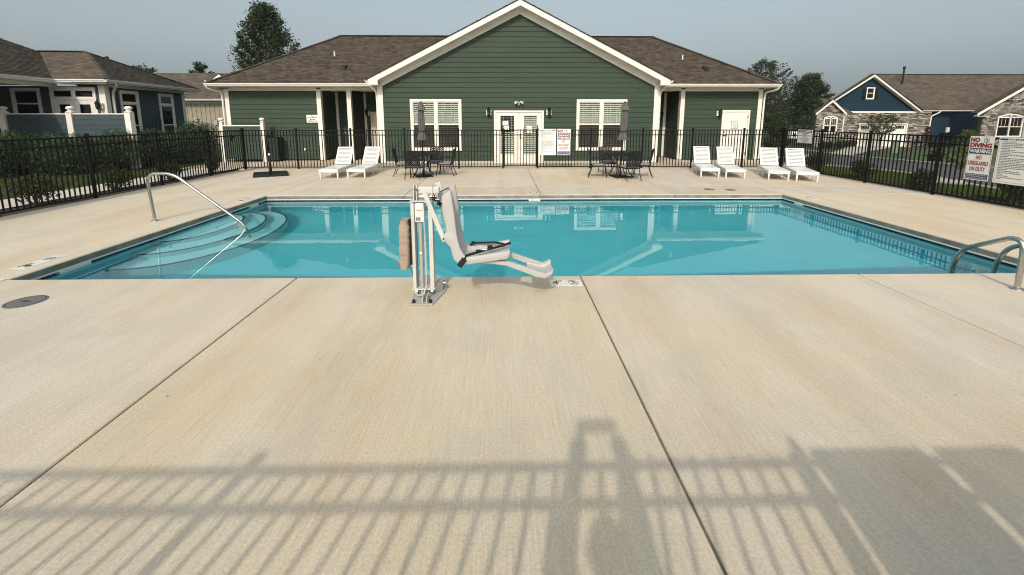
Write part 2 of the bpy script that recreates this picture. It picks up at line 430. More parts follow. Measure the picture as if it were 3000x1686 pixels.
# ------------------------------------------------------------------ deck concrete
def deck_mat():
    m = bpy.data.materials.new('broomed_beige_concrete'); m.use_nodes = True
    n, l = m.node_tree.nodes, m.node_tree.links; b = n["Principled BSDF"]
    b.inputs['Roughness'].default_value = .82; b.inputs['Specular IOR Level'].default_value = .3
    g = n.new("ShaderNodeNewGeometry").outputs['Position']
    def noise(scale, detail=5, rough=.55, st=(1, 1, 1), off=(0, 0, 0), rotz=0):
        mp = n.new("ShaderNodeMapping"); mp.inputs['Scale'].default_value = st; mp.inputs['Location'].default_value = off; mp.inputs['Rotation'].default_value = (0, 0, rotz)
        l.new(g, mp.inputs[0]); z = n.new("ShaderNodeTexNoise"); z.inputs['Scale'].default_value = scale; z.inputs['Detail'].default_value = detail; z.inputs['Roughness'].default_value = rough
        l.new(mp.outputs[0], z.inputs['Vector']); return z.outputs[0]
    def rng_(src, a, b_, c, d):
        r = n.new("ShaderNodeMapRange"); r.inputs[1].default_value = a; r.inputs[2].default_value = b_; r.inputs[3].default_value = c; r.inputs[4].default_value = d
        l.new(src, r.inputs[0]); return r.outputs[0]
    def mul(a, b_):
        x = n.new("ShaderNodeMath"); x.operation = 'MULTIPLY'; l.new(a, x.inputs[0]); l.new(b_, x.inputs[1]); return x.outputs[0]
    def mix(f, a, col):
        x = n.new("ShaderNodeMix"); x.data_type = 'RGBA'; l.new(f, x.inputs[0]); l.new(a, x.inputs[6]); x.inputs[7].default_value = (*col, 1); return x.outputs[2]
    oi = n.new("ShaderNodeObjectInfo")
    base = n.new("ShaderNodeMix"); base.data_type = 'RGBA'
    base.inputs[6].default_value = (.57, .474, .342, 1); base.inputs[7].default_value = (.535, .482, .392, 1)
    l.new(rng_(noise(.55, 4, .5), .38, .62, 0, 1), base.inputs[0]); col = base.outputs[2]
    # pale, sandy and greyish cloudy patches of the finish, pulled along the broom
    col = mix(mul(rng_(noise(1.1, 5, .6, (1.3, .5, 1), (3, 1, 0)), .45, .66, 0, .85), rng_(noise(6, 3, .6, (1, .3, 1)), .3, .7, .4, 1)), col, (.59, .54, .45))
    col = mix(rng_(noise(.9, 5, .6, (1.4, .45, 1), (9, 4, 0)), .47, .70, 0, .7), col, (.51, .395, .275))
    col = mix(rng_(noise(1.7, 6, .7, (1, .8, 1), (-4, 7, 0)), .50, .72, 0, .62), col, (.43, .405, .335))
    bandf = noise(1.5, 3, .5, (1.5, .10, 1), (2, 0, 0), R(4))
    col = mix(rng_(bandf, .5, .68, 0, .45), col, (.63, .545, .445)); col = mix(rng_(bandf, .46, .3, 0, .5), col, (.455, .42, .34))
    col = mix(rng_(noise(2.3, 4, .6, (1, .35, 1), (7, 7, 0)), .55, .75, 0, .4), col, (.59, .475, .395))
    # rust stains by the lift
    for (sx, sy, r, k) in ((-.28, 4.22, .10, .42), (.36, 4.10, .09, .34), (-.62, 3.7, .16, .2), (-.1, 3.9, .3, .12), (1.1, 2.1, .5, .14), (1.9, 1.7, .45, .2), (-1.0, 2.6, .6, .12)):
        vm = n.new("ShaderNodeVectorMath"); vm.operation = 'DISTANCE'; vm.inputs[1].default_value = (sx, sy, 0)
        l.new(g, vm.inputs[0]); f = mul(rng_(vm.outputs['Value'], r * .2, r, k, 0), rng_(noise(9, 4, .6, (1, .5, 1), (sx, sy, 0)), .35, .65, .3, 1.2))
        col = mix(f, col, (.36, .2, .085))
    # broom streaks run with the slab
    st1 = noise(1, 3, .6, (70, 1.6, 1), (0, 0, 0), R(2)); st2 = noise(1, 2, .5, (190, 4, 1), (5, 0, 0), R(-1.5)); pit = noise(75, 4, .65)
    f = mul(mul(rng_(st1, .3, .7, .955, 1.045), rng_(st2, .3, .7, .93, 1.07)), mul(rng_(pit, .3, .7, .84, 1.16), rng_(oi.outputs['Random'], 0, 1, .97, 1.03)))
    vor = n.new("ShaderNodeTexVoronoi"); vor.inputs['Scale'].default_value = 2.6; l.new(g, vor.inputs['Vector'])
    f = mul(f, rng_(vor.outputs['Distance'], .012, .024, .45, 1))
    vm = n.new("ShaderNodeVectorMath"); vm.operation = 'SCALE'; l.new(col, vm.inputs[0]); l.new(f, vm.inputs['Scale'])
    # object colour carries the tone a slab was poured in
    m2 = n.new("ShaderNodeVectorMath"); m2.operation = 'MULTIPLY'; l.new(vm.outputs[0], m2.inputs[0]); l.new(oi.outputs['Color'], m2.inputs[1])
    l.new(m2.outputs[0], b.inputs['Base Color'])
    ad = n.new("ShaderNodeMath"); l.new(st2, ad.inputs[0]); l.new(pit, ad.inputs[1])
    bp = n.new("ShaderNodeBump"); bp.inputs['Strength'].default_value = .35; bp.inputs['Distance'].default_value = .006
    l.new(ad.outputs[0], bp.inputs['Height']); l.new(bp.outputs[0], b.inputs['Normal'])
    return m
DECK = deck_mat()
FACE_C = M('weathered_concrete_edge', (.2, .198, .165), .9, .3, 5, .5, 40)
JOINTM = M('joint_sealant', (.14, .12, .09), .9, .2, 20)

deck = bpy.data.objects.new('pool_deck', None); C.objects.link(deck); deck['kind'] = 'structure'
WL['pool_deck'] = Vector((0, 0, 0))
def slab(x0, x1, y0, y1, tone=(1, 1, 1), g=.007, zt=0., parent=deck, pool=(0, 0, 0, 0)):
    """pool = edges (left,right,near,far) that meet the coping nosing instead of a joint"""
    a, b_, c, d = x0 + (0.03 if pool[0] else g), x1 - (0.03 if pool[1] else g), y0 + (0.03 if pool[2] else g), y1 - (0.03 if pool[3] else g)
    e = .006; E = [0 if q else e for q in pool]
    mb = MB(); zb = zt - .11
    mb.add([(a, c, zb), (b_, c, zb), (b_, d, zb), (a, d, zb), (a, c, zt - e), (b_, c, zt - e), (b_, d, zt - e), (a, d, zt - e),
            (a + E[0], c + E[2], zt), (b_ - E[1], c + E[2], zt), (b_ - E[1], d - E[3], zt), (a + E[0], d - E[3], zt)],
           [(3, 2, 1, 0), (0, 1, 5, 4), (1, 2, 6, 5), (2, 3, 7, 6), (3, 0, 4, 7), (4, 5, 9, 8), (5, 6, 10, 9), (6, 7, 11, 10), (7, 4, 8, 11), (8, 9, 10, 11)])
    o = mb.build('slab', DECK, parent); o.color = (*tone, 1); return o
XB = [-8.75, PX0, -2.22, .83, 3.88, PX1, 9.78]
tones = [(.93, .96, 1.0), (.95, .97, 1.0), (1.0, 1.0, .98), (.98, .99, 1.0), (.95, .97, 1.0), (.98, .98, 1.0)]
for i in range(6):
    slab(XB[i], XB[i + 1], -3.2, .05, tones[i])
    slab(XB[i], XB[i + 1], .05, PY0, tones[i], pool=(0, 0, 0, 1 if 0 < i < 5 else 0))
    slab(XB[i], XB[i + 1], PY1, 10.91, tones[(i + 2) % 6], pool=(0, 0, 1 if 0 < i < 5 else 0, 0))
    slab(XB[i], XB[i + 1], 10.91, 14.95, [(1.0, 1, 1.02), (1.02, 1, .98)][i % 2])
slab(XB[0], XB[1], PY0, PY1, (1, 1, 1), pool=(0, 1, 0, 0)); slab(XB[5], XB[6], PY0, PY1, (1.02, 1.0, .96), pool=(1, 0, 0, 0))
jm = MB()
for x in XB[1:-1]:
    for (ya, yb) in ((-3.2, PY0 - .03), (PY1 + .03, 14.95)):
        jm.box(x - .0069, x + .0069, ya, yb, -.1, -.012)
for y in (10.91, PY1, PY0, .05):
    spans = [(XB[0], XB[-1])] if y in (10.91, .05) else [(XB[0], PX0 - .03), (PX1 + .03, XB[-1])]
    for s0, s1 in spans: jm.box(s0, s1, y - .0068, y + .0068, -.1, -.0125)
jm.build('joint', JOINTM, deck, kind='stuff')
# paving between far fence and the clubhouse
pave = bpy.data.objects.new('clubhouse_apron', None); C.objects.link(pave); pave['kind'] = 'structure'; WL['clubhouse_apron'] = Vector((0, 0, 0))
pv = [-11.2, -8.2, -5.27, -2.22, .83, 3.88, 6.93, 10.6]
for i in range(7): slab(pv[i], pv[i + 1], 14.95, 19.6, (.97, .95, .93), parent=pave)

# coping nosing with rounded lip and weathered face
cop = bpy.data.objects.new('pool_coping', None); C.objects.link(cop); cop['kind'] = 'structure'; WL['pool_coping'] = Vector((0, 0, 0))
def nosing(x0, y0, x1, y1, inx, iny):
    """edge from (x0,y0) to (x1,y1); (inx,iny) points into the pool"""
    prof = [(-.03, 0.)] + [(-.03 + .03 * math.sin(a), -.03 + .03 * math.cos(a)) for a in [R(t) for t in (15, 30, 45, 60, 75, 90)]] + [(0, -.085), (-.05, -.085), (-.05, -.11), (-.03, -.11)]
    mb = MB(); n = len(prof)
    P = [(x0 + inx * d, y0 + iny * d, z) for d, z in prof] + [(x1 + inx * d, y1 + iny * d, z) for d, z in prof]
    for i in range(n):
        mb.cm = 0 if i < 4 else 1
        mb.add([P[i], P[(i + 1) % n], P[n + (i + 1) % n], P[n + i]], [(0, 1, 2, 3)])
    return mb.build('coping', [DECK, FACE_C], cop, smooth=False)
xs = [PX0, -2.22, .83, 3.88, PX1]
for i in range(4):
    a, b_ = xs[i] + (.004 if i else 0), xs[i + 1] - (.004 if i < 3 else 0)
    nosing(a, PY0, b_, PY0, 0, 1); nosing(a, PY1, b_, PY1, 0, -1)
nosing(PX0, PY0, PX0, PY1, 1, 0); nosing(PX1, PY0, PX1, PY1, -1, 0)

# ------------------------------------------------------------------ pool shell
PLAST = M('pool_plaster', (.095, .53, .61), .7, .05, 1.5)
STEPM = M('pale_step_plaster', (.30, .66, .69), .7, .05, 2)
TILES = M('navy_step_tile', (.035, .055, .13), .3, .25, 40)
TILEN = M('navy_waterline_tile', (.006, .009, .032), .25, .25, 40)
TILEW = M('white_tile', (.72, .72, .68), .3, .05, 20)
shell = bpy.data.objects.new('pool_shell', None); C.objects.link(shell); shell['kind'] = 'structure'; WL['pool_shell'] = Vector((0, 0, 0))
wx0, wx1, wy0, wy1 = PX0 - .05, PX1 + .05, PY0 - .05, PY1 + .05
ZD = -1.28
mb = MB(); mb.box(wx0 - .2, wx1 + .2, wy0 - .2, wy1 + .2, ZD - .2, ZD); mb.build('pool_floor', PLAST, shell)
mb = MB(); mb.box(wx0 - .2, wx1 + .2, wy1, wy1 + .2, ZD, -.112); mb.build('pool_wall', PLAST, shell)
mb = MB(); mb.box(wx0 - .2, wx1 + .2, wy0 - .2, wy0, ZD, -.112); mb.build('pool_wall', PLAST, shell)
mb = MB(); mb.box(wx0 - .2, wx0, wy0, wy1, ZD, -.112); mb.build('pool_wall', PLAST, shell)
mb = MB(); mb.box(wx1, wx1 + .2, wy0, wy1, ZD, -.112); mb.build('pool_wall', PLAST, shell)
# white bond strip under the coping, navy tile band, with a white depth tile let into it here and there
def band(z0, z1, mat, name, t, gaps=()):
    for side, (a, b_) in (('far', (wx0, wx1)), ('near', (wx0, wx1)), ('left', (wy0, wy1)), ('right', (wy0, wy1))):
        cuts = [a] + [c for g_ in gaps if g_[0] == side for c in (g_[1], g_[2])] + [b_]
        for i in range(0, len(cuts), 2):
            mb = MB(); p, q = cuts[i], cuts[i + 1]
            if side == 'far': mb.box(p, q, wy1 - t, wy1, z0, z1)
            if side == 'near': mb.box(p, q, wy0, wy0 + t, z0, z1)
            if side == 'left': mb.box(wx0, wx0 + t, p + t, q - t, z0, z1)
            if side == 'right': mb.box(wx1 - t, wx1, p + t, q - t, z0, z1)
            mb.build(name, mat, shell)
tg = (('left', 5.05, 5.45), ('left', 9.0, 9.3), ('far', .56, .82), ('right', 8.95, 9.2))
band(-.104, -.086, TILEW, 'bond_strip', .058)
band(-.165, -.105, TILEN, 'waterline_tile', .05, tg)
band(-.22, -.166, PLAST, 'tile_backing', .046)
for s_, a, b_ in tg:
    mb = MB()
    if s_ == 'left': mb.box(wx0, wx0 + .061, a, b_, -.17, -.0962)
    elif s_ == 'right': mb.box(wx1 - .061, wx1, a, b_, -.17, -.0962)
    else: mb.box(a, b_, wy1 - .061, wy1, -.17, -.0962)
    mb.build('depth_tile', TILEW, shell)
# three curved steps in the left end, each with a navy nosing tile
SCY = 7.5
for k, (rx, ry, z) in enumerate(((.52, .95, -.30), (.87, 1.38, -.55), (1.2, 1.8, -.80))):
    pts = [(wx0 + rx * math.cos(t) + .05, SCY + ry * math.sin(t)) for t in np.linspace(-math.pi / 2, math.pi / 2, 33)]
    mb = MB(); mb.prism([(wx0, pts[0][1], ZD + .001)] + [(x, y, ZD + .001) for x, y in pts] + [(wx0, pts[-1][1], ZD + .001)], (0, 0, z - ZD))
    mb.build('step', STEPM, shell)
    mb = MB(); w = .032
    inn = [(wx0 + (rx - w) * math.cos(t) + .05, SCY + (ry - w) * math.sin(t)) for t in np.linspace(-math.pi / 2, math.pi / 2, 33)]
    for i in range(32):
        mb.hexa([(*inn[i], z - .03), (*pts[i], z - .03), (*pts[i + 1], z - .03), (*inn[i + 1], z - .03), (*inn[i], z + .006), (pts[i][0] + .004, pts[i][1], z + .006), (pts[i + 1][0] + .004, pts[i + 1][1], z + .006), (*inn[i + 1], z + .006)])
    mb.build('step_nosing', TILES, shell)
mb = MB(); mb.lathe((5.4, 7.9, ZD), [(.13, .0), (.14, .02), (.11, .035), (.02, .04)], 24); mb.build('main_drain', PLAST, shell, True)
for o in list(shell.children): o.cycles.is_caustics_receiver = True
# water
def water_mat():
    m = bpy.data.materials.new('clear_pool_water'); m.use_nodes = True
    n, l = m.node_tree.nodes, m.node_tree.links; n.remove(n["Principled BSDF"]); out = n["Material Output"]
    g = n.new("ShaderNodeBsdfGlass"); g.inputs['Roughness'].default_value = 0; g.inputs['IOR'].default_value = 1.33; g.inputs['Color'].default_value = (.93, 1, 1, 1)
    geo = n.new("ShaderNodeNewGeometry"); z1 = n.new("ShaderNodeTexNoise"); z1.inputs['Scale'].default_value = 2.2; z1.inputs['Detail'].default_value = 3
    mp = n.new("ShaderNodeMapping"); mp.inputs['Scale'].default_value = (1, 1.6, 1); l.new(geo.outputs['Position'], mp.inputs[0]); l.new(mp.outputs[0], z1.inputs['Vector'])
    bp = n.new("ShaderNodeBump"); bp.inputs['Strength'].default_value = .035; bp.inputs['Distance'].default_value = .012
    l.new(z1.outputs[0], bp.inputs['Height']); l.new(bp.outputs[0], g.inputs['Normal']); l.new(g.outputs[0], out.inputs[0])
    return m
mb = MB(); mb.add([(wx0, wy0, WATER_Z), (wx1, wy0, WATER_Z), (wx1, wy1, WATER_Z), (wx0, wy1, WATER_Z)], [(0, 1, 2, 3)])
wo = mb.build('water', water_mat(), None, True, 'structure'); wo.cycles.is_caustics_caster = True

# ------------------------------------------------------------------ verges, path, road
ribbon('mulch_strip', [(-8.78, -3), (-8.78, 15)], [(-9.5, -3), (-9.45, 8.3), (-9.4, 13.6), (-8.9, 14.7)], .012, MULCH, 40, 6)
ribbon('path', [(-9.56, -3), (-9.53, 8.3), (-9.5, 12), (-9.35, 14.1), (-9.0, 14.95)], [(-10.6, -3), (-10.6, 9), (-10.55, 13), (-10.5, 15), (-10.6, 16.6)], .022, PATHM, 30, 3)
ribbon('mulch_bed', [(-14.3, 6), (-14.0, 12.3), (-12.5, 13.2), (-11.95, 14.6), (-12.2, 16.4), (-11.3, 17.5)], [(-17, 6), (-17, 12), (-17, 14), (-17, 16), (-17, 17), (-14.0, 21.5)], .015, MULCH, 40, 10)
ribbon('mulch_strip', [(9.8, -3), (9.8, 15), (9.8, 15.1)], [(10.45, -3), (10.4, 9), (10.35, 13), (10.0, 15.3)], .012, MULCH, 40, 6)
road_near = [(12.3, -12), (12.2, 5), (12.0, 9.4), (12.25, 11.2), (13.0, 13.0), (13.2, 14.6), (12.6, 16.2), (11.2, 17.4), (5, 21), (0, 23)]
road_far = [(17.6, -12), (17.6, 5), (17.9, 12), (18.6, 17.0), (19.6, 20.8), (21.5, 25.5), (23.8, 31.5), (25.5, 36), (24, 44), (20, 60)]
ribbon('road', road_near, road_far, .02, ASPH, 60, 14)
def kerb(name, line, w, h):
    P = [Vector((x, y, 0)) for x, y in line]; mb = MB()
    Q = []
    for a, b_ in zip(P[:-1], P[1:]):
        k = max(1, int((b_ - a).length / 1.2)); Q += [a.lerp(b_, i / k) for i in range(k)]
    Q.append(P[-1])
    for a, b_ in zip(Q[:-1], Q[1:]):
        d = (b_ - a).normalized(); s = Vector((d.y, -d.x, 0)) * w
        za, zb = hz(a.x, a.y), hz(b_.x, b_.y)
        mb.hexa([a + Vector((0, 0, za - .05)), a + s + Vector((0, 0, za - .05)), b_ + s + Vector((0, 0, zb - .05)), b_ + Vector((0, 0, zb - .05)),
                 a + Vector((0, 0, za + h)), a + s + Vector((0, 0, za + h)), b_ + s + Vector((0, 0, zb + h)), b_ + Vector((0, 0, zb + h))])
    return mb.build(name, KERB, None, kind='structure')
kerb('kerb', road_far, .35, .13); kerb('kerb', [(x - .22, y) for x, y in road_near[:8]], .2, .06)
ribbon('driveway', [(24.2, 32.6), (29, 37.2), (34.7, 43.4)], [(23.0, 29.2), (30, 35.6), (39.9, 43.2)], .045, DRIVE, 20, 6)
ribbon('sidewalk', [(19.2, 12), (19.9, 17), (21, 21)], [(20.4, 12), (21.2, 17), (22.2, 21)], .03, DRIVE, 20, 3)
ribbon('sidewalk', [(11.0, 20.0), (18, 24.5), (23, 31.8)], [(11.0, 21.6), (17.6, 26), (22.3, 33.5)], .03, DRIVE, 20, 3)
ribbon('mulch_bed', [(30, 39.4), (33.8, 41.9)], [(29.2, 40.2), (33.4, 42.9)], .05, MULCH, 12, 4)
ribbon('mulch_bed', [(40.4, 40.4), (46, 38.5)], [(40.6, 42.5), (46.2, 41.5)], .05, MULCH, 12, 4)

def grass_patch(n, xs, ys, keep, h0, label_name='grass'):
    p = np.stack([rng.uniform(*xs, n), rng.uniform(*ys, n)], 1); p = p[keep(p[:, 0], p[:, 1])]
    k = len(p); z = hgt(p[:, 0], p[:, 1]); a = rng.uniform(0, 2 * np.pi, k); h = h0 * rng.uniform(.5, 1.3, k); w = .007 + .004 * rng.random(k)
    ln = rng.normal(0, .35, (k, 2)) * h[:, None]
    b0 = np.stack([p[:, 0] - np.cos(a) * w, p[:, 1] - np.sin(a) * w, z], 1); b1 = np.stack([p[:, 0] + np.cos(a) * w, p[:, 1] + np.sin(a) * w, z], 1)
    t = np.stack([p[:, 0] + ln[:, 0], p[:, 1] + ln[:, 1], z + h], 1)
    v = np.stack([b0, b1, t], 1).reshape(-1, 3); q = np.arange(3 * k).reshape(-1, 3)
    return np_mesh(label_name, v, q, BLADE, None, np.clip(rng.normal(.5, .25, k), 0, 1), 'stuff')
grass_patch(60000, (-14.5, -10.6), (6, 16.5), lambda x, y: (x < -10.62) & (x > np.interp(y, [6, 12.3, 13.2, 14.6, 16.5], [-14.3, -14, -12.5, -12.0, -12.2])), .05)
grass_patch(50000, (10.4, 13.2), (6, 16.2), lambda x, y: (x > 10.42) & (x < np.interp(y, [5, 9.4, 11.2, 13, 14.6, 16.2], [12, 11.8, 12.0, 12.8, 13, 12.4])), .055)

# ================================================================== FENCES
pick_mesh = {}
def fence(name, label, P0, P1, posts, z0=0., skip=(), pick=.107, cat='fence'):
    """runs from P0 to P1 (xy); posts = distances along it; skip = (a,b) spans left open"""
    P0, P1 = Vector((*P0, z0)), Vector((*P1, z0)); d = (P1 - P0).normalized(); nrm = Vector((-d.y, d.x, 0))
    t = thing(name, label, cat, P0)
    if 'post' not in pick_mesh:
        mb = MB(); mb.box(-.026, .026, -.026, .026, 0, 1.365); mb.box(-.031, .031, -.031, .031, 1.3655, 1.378); po = mb.build('post', BLACKM)
        pick_mesh['post'] = po.data; bpy.data.objects.remove(po)
        mb = MB(); mb.box(-.0105, .0105, -.0105, .0105, .05, 1.318); po = mb.build('picket', BLACKM); pick_mesh['picket'] = po.data; bpy.data.objects.remove(po)
    ang = math.atan2(d.y, d.x)
    for s in posts:
        o = bpy.data.objects.new('post', pick_mesh['post']); link(o, t); o.location = d * s; o.rotation_euler = (0, 0, ang)
    for a, b_ in zip(posts[:-1], posts[1:]):
        if any(abs(a - k[0]) < .05 for k in skip): continue
        for z, h in ((1.305, .03), (1.143, .03), (.06, .03)):
            mb = MB(); mb.bar(P0 + d * (a + .0265) + Vector((0, 0, z)), P0 + d * (b_ - .0265) + Vector((0, 0, z)), .027, h); mb.build('rail', BLACKM, t)
        k = max(1, round((b_ - a) / pick))
        for i in range(1, k):
            o = bpy.data.objects.new('picket', pick_mesh['picket']); link(o, t); o.location = d * (a + (b_ - a) * i / k); o.rotation_euler = (0, 0, ang)
    return t
def gate(label, x0, x1, y, side=1):
    g = thing('pool_gate', label, 'gate', (x0, y, 0))
    for x in (x0 + .045, x1 - .045):
        mb = MB(); mb.box(x - .02, x + .02, y - .02, y + .02, .06, 1.345); mb.build('stile', BLACKM, g)
    for z in (1.305, 1.143, .11):
        mb = MB(); mb.box(x0 + .0655, x1 - .0655, y - .0135, y + .0135, z - .015, z + .015); mb.build('rail', BLACKM, g)
    k = round((x1 - x0 - .09) / .107)
    for i in range(1, k):
        o = bpy.data.objects.new('picket', pick_mesh['picket']); link(o, g); o.location = (.045 + (x1 - x0 - .09) * i / k, 0, .03)
    mb = MB(); x = x1 - .01 if side > 0 else x0 + .01
    mb.box(x - .016, x + .016, y - .062, y - .03, 1.02, 1.40); mb.lathe((x, y - .046, 1.401), [(.018, 0), (.02, .03), (.012, .08), (.004, .09)], 10); mb.box(x - .05, x + .03, y - .07, y - .031, .99, 1.04)
    mb.build('latch', BLACKP, g)
    for z in (.25, 1.08):
        mb = MB(); xx = x0 + .02 if side > 0 else x1 - .02; mb.box(xx - .03, xx + .03, y - .05, y - .028, z, z + .07); mb.build('hinge', BLACKP, g)
    return g
FY = 14.95
fence('pool_fence', 'black picket fence running across the front of the green clubhouse', (-8.75, FY), (9.6, FY),
      [0, 1.77, 3.59, 5.40, 7.22, 8.73, 9.91, 11.73, 13.51, 15.23, 17.0, 18.35], skip=[(8.73, 9.91)])
gate('black picket gate before the white double doors', -.02, 1.16, FY)
fence('pool_fence', 'black picket fence beside the juniper hedge and the blue-grey house', (-8.75, -.0), (-8.75, FY), [.3, 2.1, 3.9, 5.7, 7.55, 9.4, 11.25, 13.15, 14.9])
fence('pool_fence', 'black picket fence along the street carrying the NO DIVING sign', (9.68, .2), (9.6, FY), [.05, 1.8, 3.6, 5.4, 7.2, 9.3, 11.15, 12.9, 14.65])
fence('pool_fence', 'black picket fence whose shadow falls across the nearest concrete', (-8.75, .19), (9.6, .19),
      [.05, 1.67, 3.50, 5.32, 7.15, 8.98, 9.89, 11.72, 13.5, 15.3, 17.1, 18.3], skip=[(8.98, 9.89)])
gate('black picket gate throwing its shadow beside the photographer', .23, 1.14, .19)
mb = MB(); mb.lathe((-8.70, 14.25, .98), [(.03, 0), (.035, .1), (.025, .22), (.01, .28)], 10); mb.box(-8.74, -8.66, 14.2, 14.3, 1.08, 1.14)
tag(mb.build('gate_latch', BLACKP), 'black gate latch on the fence before the bin enclosure', 'latch')

# ================================================================== SIGNS
def dashes(F, mb, x0, x1, y, h, seed, full=.9, d=.0035):
    r = random.Random(seed); x = x0; end = x0 + (x1 - x0) * full
    while x < end:
        w = r.uniform(.012, .04); F.rect(mb, x, min(x + w, end), y, y + h, d); x += w + r.uniform(.006, .012)
def no_diving_sign(label, o, u, v=(0, 0, 1)):
    F = Face(o, u, v); t = thing('no_diving_sign', label, 'sign', o, 'no diving and no lifeguard signs on the fences')
    W, H = .45, .885
    mb = MB(); F.slab(mb, 0, W, 0, H, -.003, .001); mb.build('panel', PAPER, t)
    mb = MB(); F.rect(mb, .018, W - .018, .535, .645, .003); mb.build('warning_band', INKB, t)
    mb = MB(); F.rect(mb, .012, W - .012, .018, .132, .003); mb.build('blue_band', INKB, t)
    mb = MB()
    for a in ((.009, .013, .14, .53), (W - .013, W - .009, .14, .53), (.009, W - .009, .528, .532)): F.rect(mb, *a, .003)
    mb.build('border', INKB, t)
    mb = MB(); F.no_diving(mb, .318, .81, .052, .003); mb.build('no_diving_symbol', INKK, t)
    def T(s, x, y, w, h, mat, b=.03): lettering(s, F.p(x, y, .0045), F.u, F.v, w, h, mat, t, b)
    T('NO', .022, .765, .17, .095, INKR, .05); T('DIVING', .022, .66, .405, .092, INKR, .05)
    T('WARNING', .03, .55, .39, .08, PAPER, .03)
    T('NO', .175, .42, .10, .085, INKR, .02); T('LIFEGUARD', .035, .30, .38, .088, INKR, .02); T('ON DUTY', .075, .185, .30, .085, INKR, .02)
    T('CHILDREN UNDER THE AGE OF 14', .02, .1, .41, .022, PAPER, .01); T('SHOULD NOT USE POOL OR SPA', .03, .064, .39, .022, PAPER, .01); T('WITHOUT AN ADULT IN ATTENDANCE', .02, .028, .41, .022, PAPER, .01)
    return t
def rules_sign(label, o, u, v=(0, 0, 1), seed=1):
    F = Face(o, u, v); t = thing('pool_rules_sign', label, 'sign', o, 'pool rules signs on the fences')
    W, H = .585, .885
    mb = MB(); F.slab(mb, 0, W, 0, H, -.003, .001); mb.build('panel', PAPER, t)
    mb = MB(); F.rect(mb, .025, .15, .83, .86, .003); F.rect(mb, W - .15, W - .025, .83, .86, .003); F.rect(mb, .272, .292, .83, .86, .003); mb.build('header_band', INKB, t)
    mb = MB()
    for a in ((.018, .021, .03, .86), (W - .021, W - .018, .03, .86), (.018, W - .018, .03, .033)): F.rect(mb, *a, .003)
    mb.build('border', INKB, t)
    lettering('POOL', F.p(.16, .832, .0045), F.u, F.v, .10, .028, INKB, t, .03); lettering('RULES', F.p(.305, .832, .0045), F.u, F.v, .12, .028, INKB, t, .03)
    mb = MB(); r = random.Random(seed); y = .79; i = 0
    fulls = [.5, .95, .72, .96, .3, .5, .92, .35, .85, .3, .97, .94, .75, .96, .97, .85, .95, .35, .75, .82, .2, .4, .9, .15]
    for f in fulls:
        dashes(F, mb, .06, W - .045, y, .015, seed * 100 + i, f); i += 1; y -= .031
    mb.build('small_print', INKG, t, kind='stuff')
    return t
rules_sign('white pool rules sign on the fence just beside the clubhouse gate', (1.20, FY - .045, .46), (1, 0, 0))
no_diving_sign('small far NO DIVING sign before the clubhouse double doors', (1.825, FY - .045, .46), (1, 0, 0))
no_diving_sign('large near NO DIVING sign on the street fence', (9.61, 8.865, .45), (0, -1, 0))
rules_sign('white pool rules sign cut by the frame on the street fence', (9.61, 8.335, .45), (0, -1, 0), seed=2)
rules_sign('pool rules sign that shades the corner of the nearest concrete', (1.79, .235, .455), (-1, 0, 0), seed=3)
no_diving_sign('no diving sign casting the outermost block of shadow on the concrete', (2.30, .235, .455), (-1, 0, 0))
# emergency notice on the street fence corner
F = Face((9.58, 14.15, .92), (0, -1, 0), (0, 0, 1)); t = thing('emergency_sign', 'white notice with a navy header reading Emergency on the corner fence', 'sign', (9.58, 14.15, .92))
mb = MB(); F.slab(mb, 0, .67, 0, .42, -.003, .001); mb.build('panel', PAPER, t, bevel=.001)
mb = MB(); F.rect(mb, .03, .64, .335, .40, .003); mb.build('header_band', INKB, t)
mb = MB()
for a in ((.02, .026, .02, .40), (.644, .65, .02, .40), (.02, .65, .02, .026)): F.rect(mb, *a, .003)
mb.build('border', INKB, t)
lettering('Emergency', F.p(.07, .352, .0045), F.u, F.v, .27, .04, PAPER, t, .02)
mb = MB(); F.rect(mb, .36, .60, .355, .375, .0045); mb.build('header_print', PAPER, t)
mb = MB()
for i, (a, b_) in enumerate(((.17, .50), (.24, .43), (.08, .59), (.25, .42), (.18, .49), (.10, .57), (.16, .5), (.25, .43))): dashes(F, mb, a, b_, .295 - i * .035, .017, i + 40, 1.)
mb.build('small_print', INKK, t, kind='stuff')
# telephone box on a thin post beyond the fence
t = thing('telephone_box', 'white box with a blue round emblem on a thin post beyond the fence', 'phone box', (11.4, 17.0, hz(11.4, 17)))
mb = MB(); mb.box(11.17, 11.56, 16.9, 17.1, .92, 1.2); mb.build('box', WHITEPL, t, bevel=.02)
mb = MB(); mb.bar((11.4, 17.0, hz(11.4, 17)), (11.4, 17.0, .92), .045, .045); mb.build('post', STEEL, t)
F = Face((11.17, 16.895, .92), (1, 0, 0), (0, 0, 1)); mb = MB(); F.ring(mb, .12, .15, .001, .06, .002, 20); F.rect(mb, .085, .155, .06, .075, .002); mb.build('emblem', INKB, t)
mb = MB(); F.rect(mb, .24, .33, .13, .15, .002); mb.build('small_print', INKG, t)

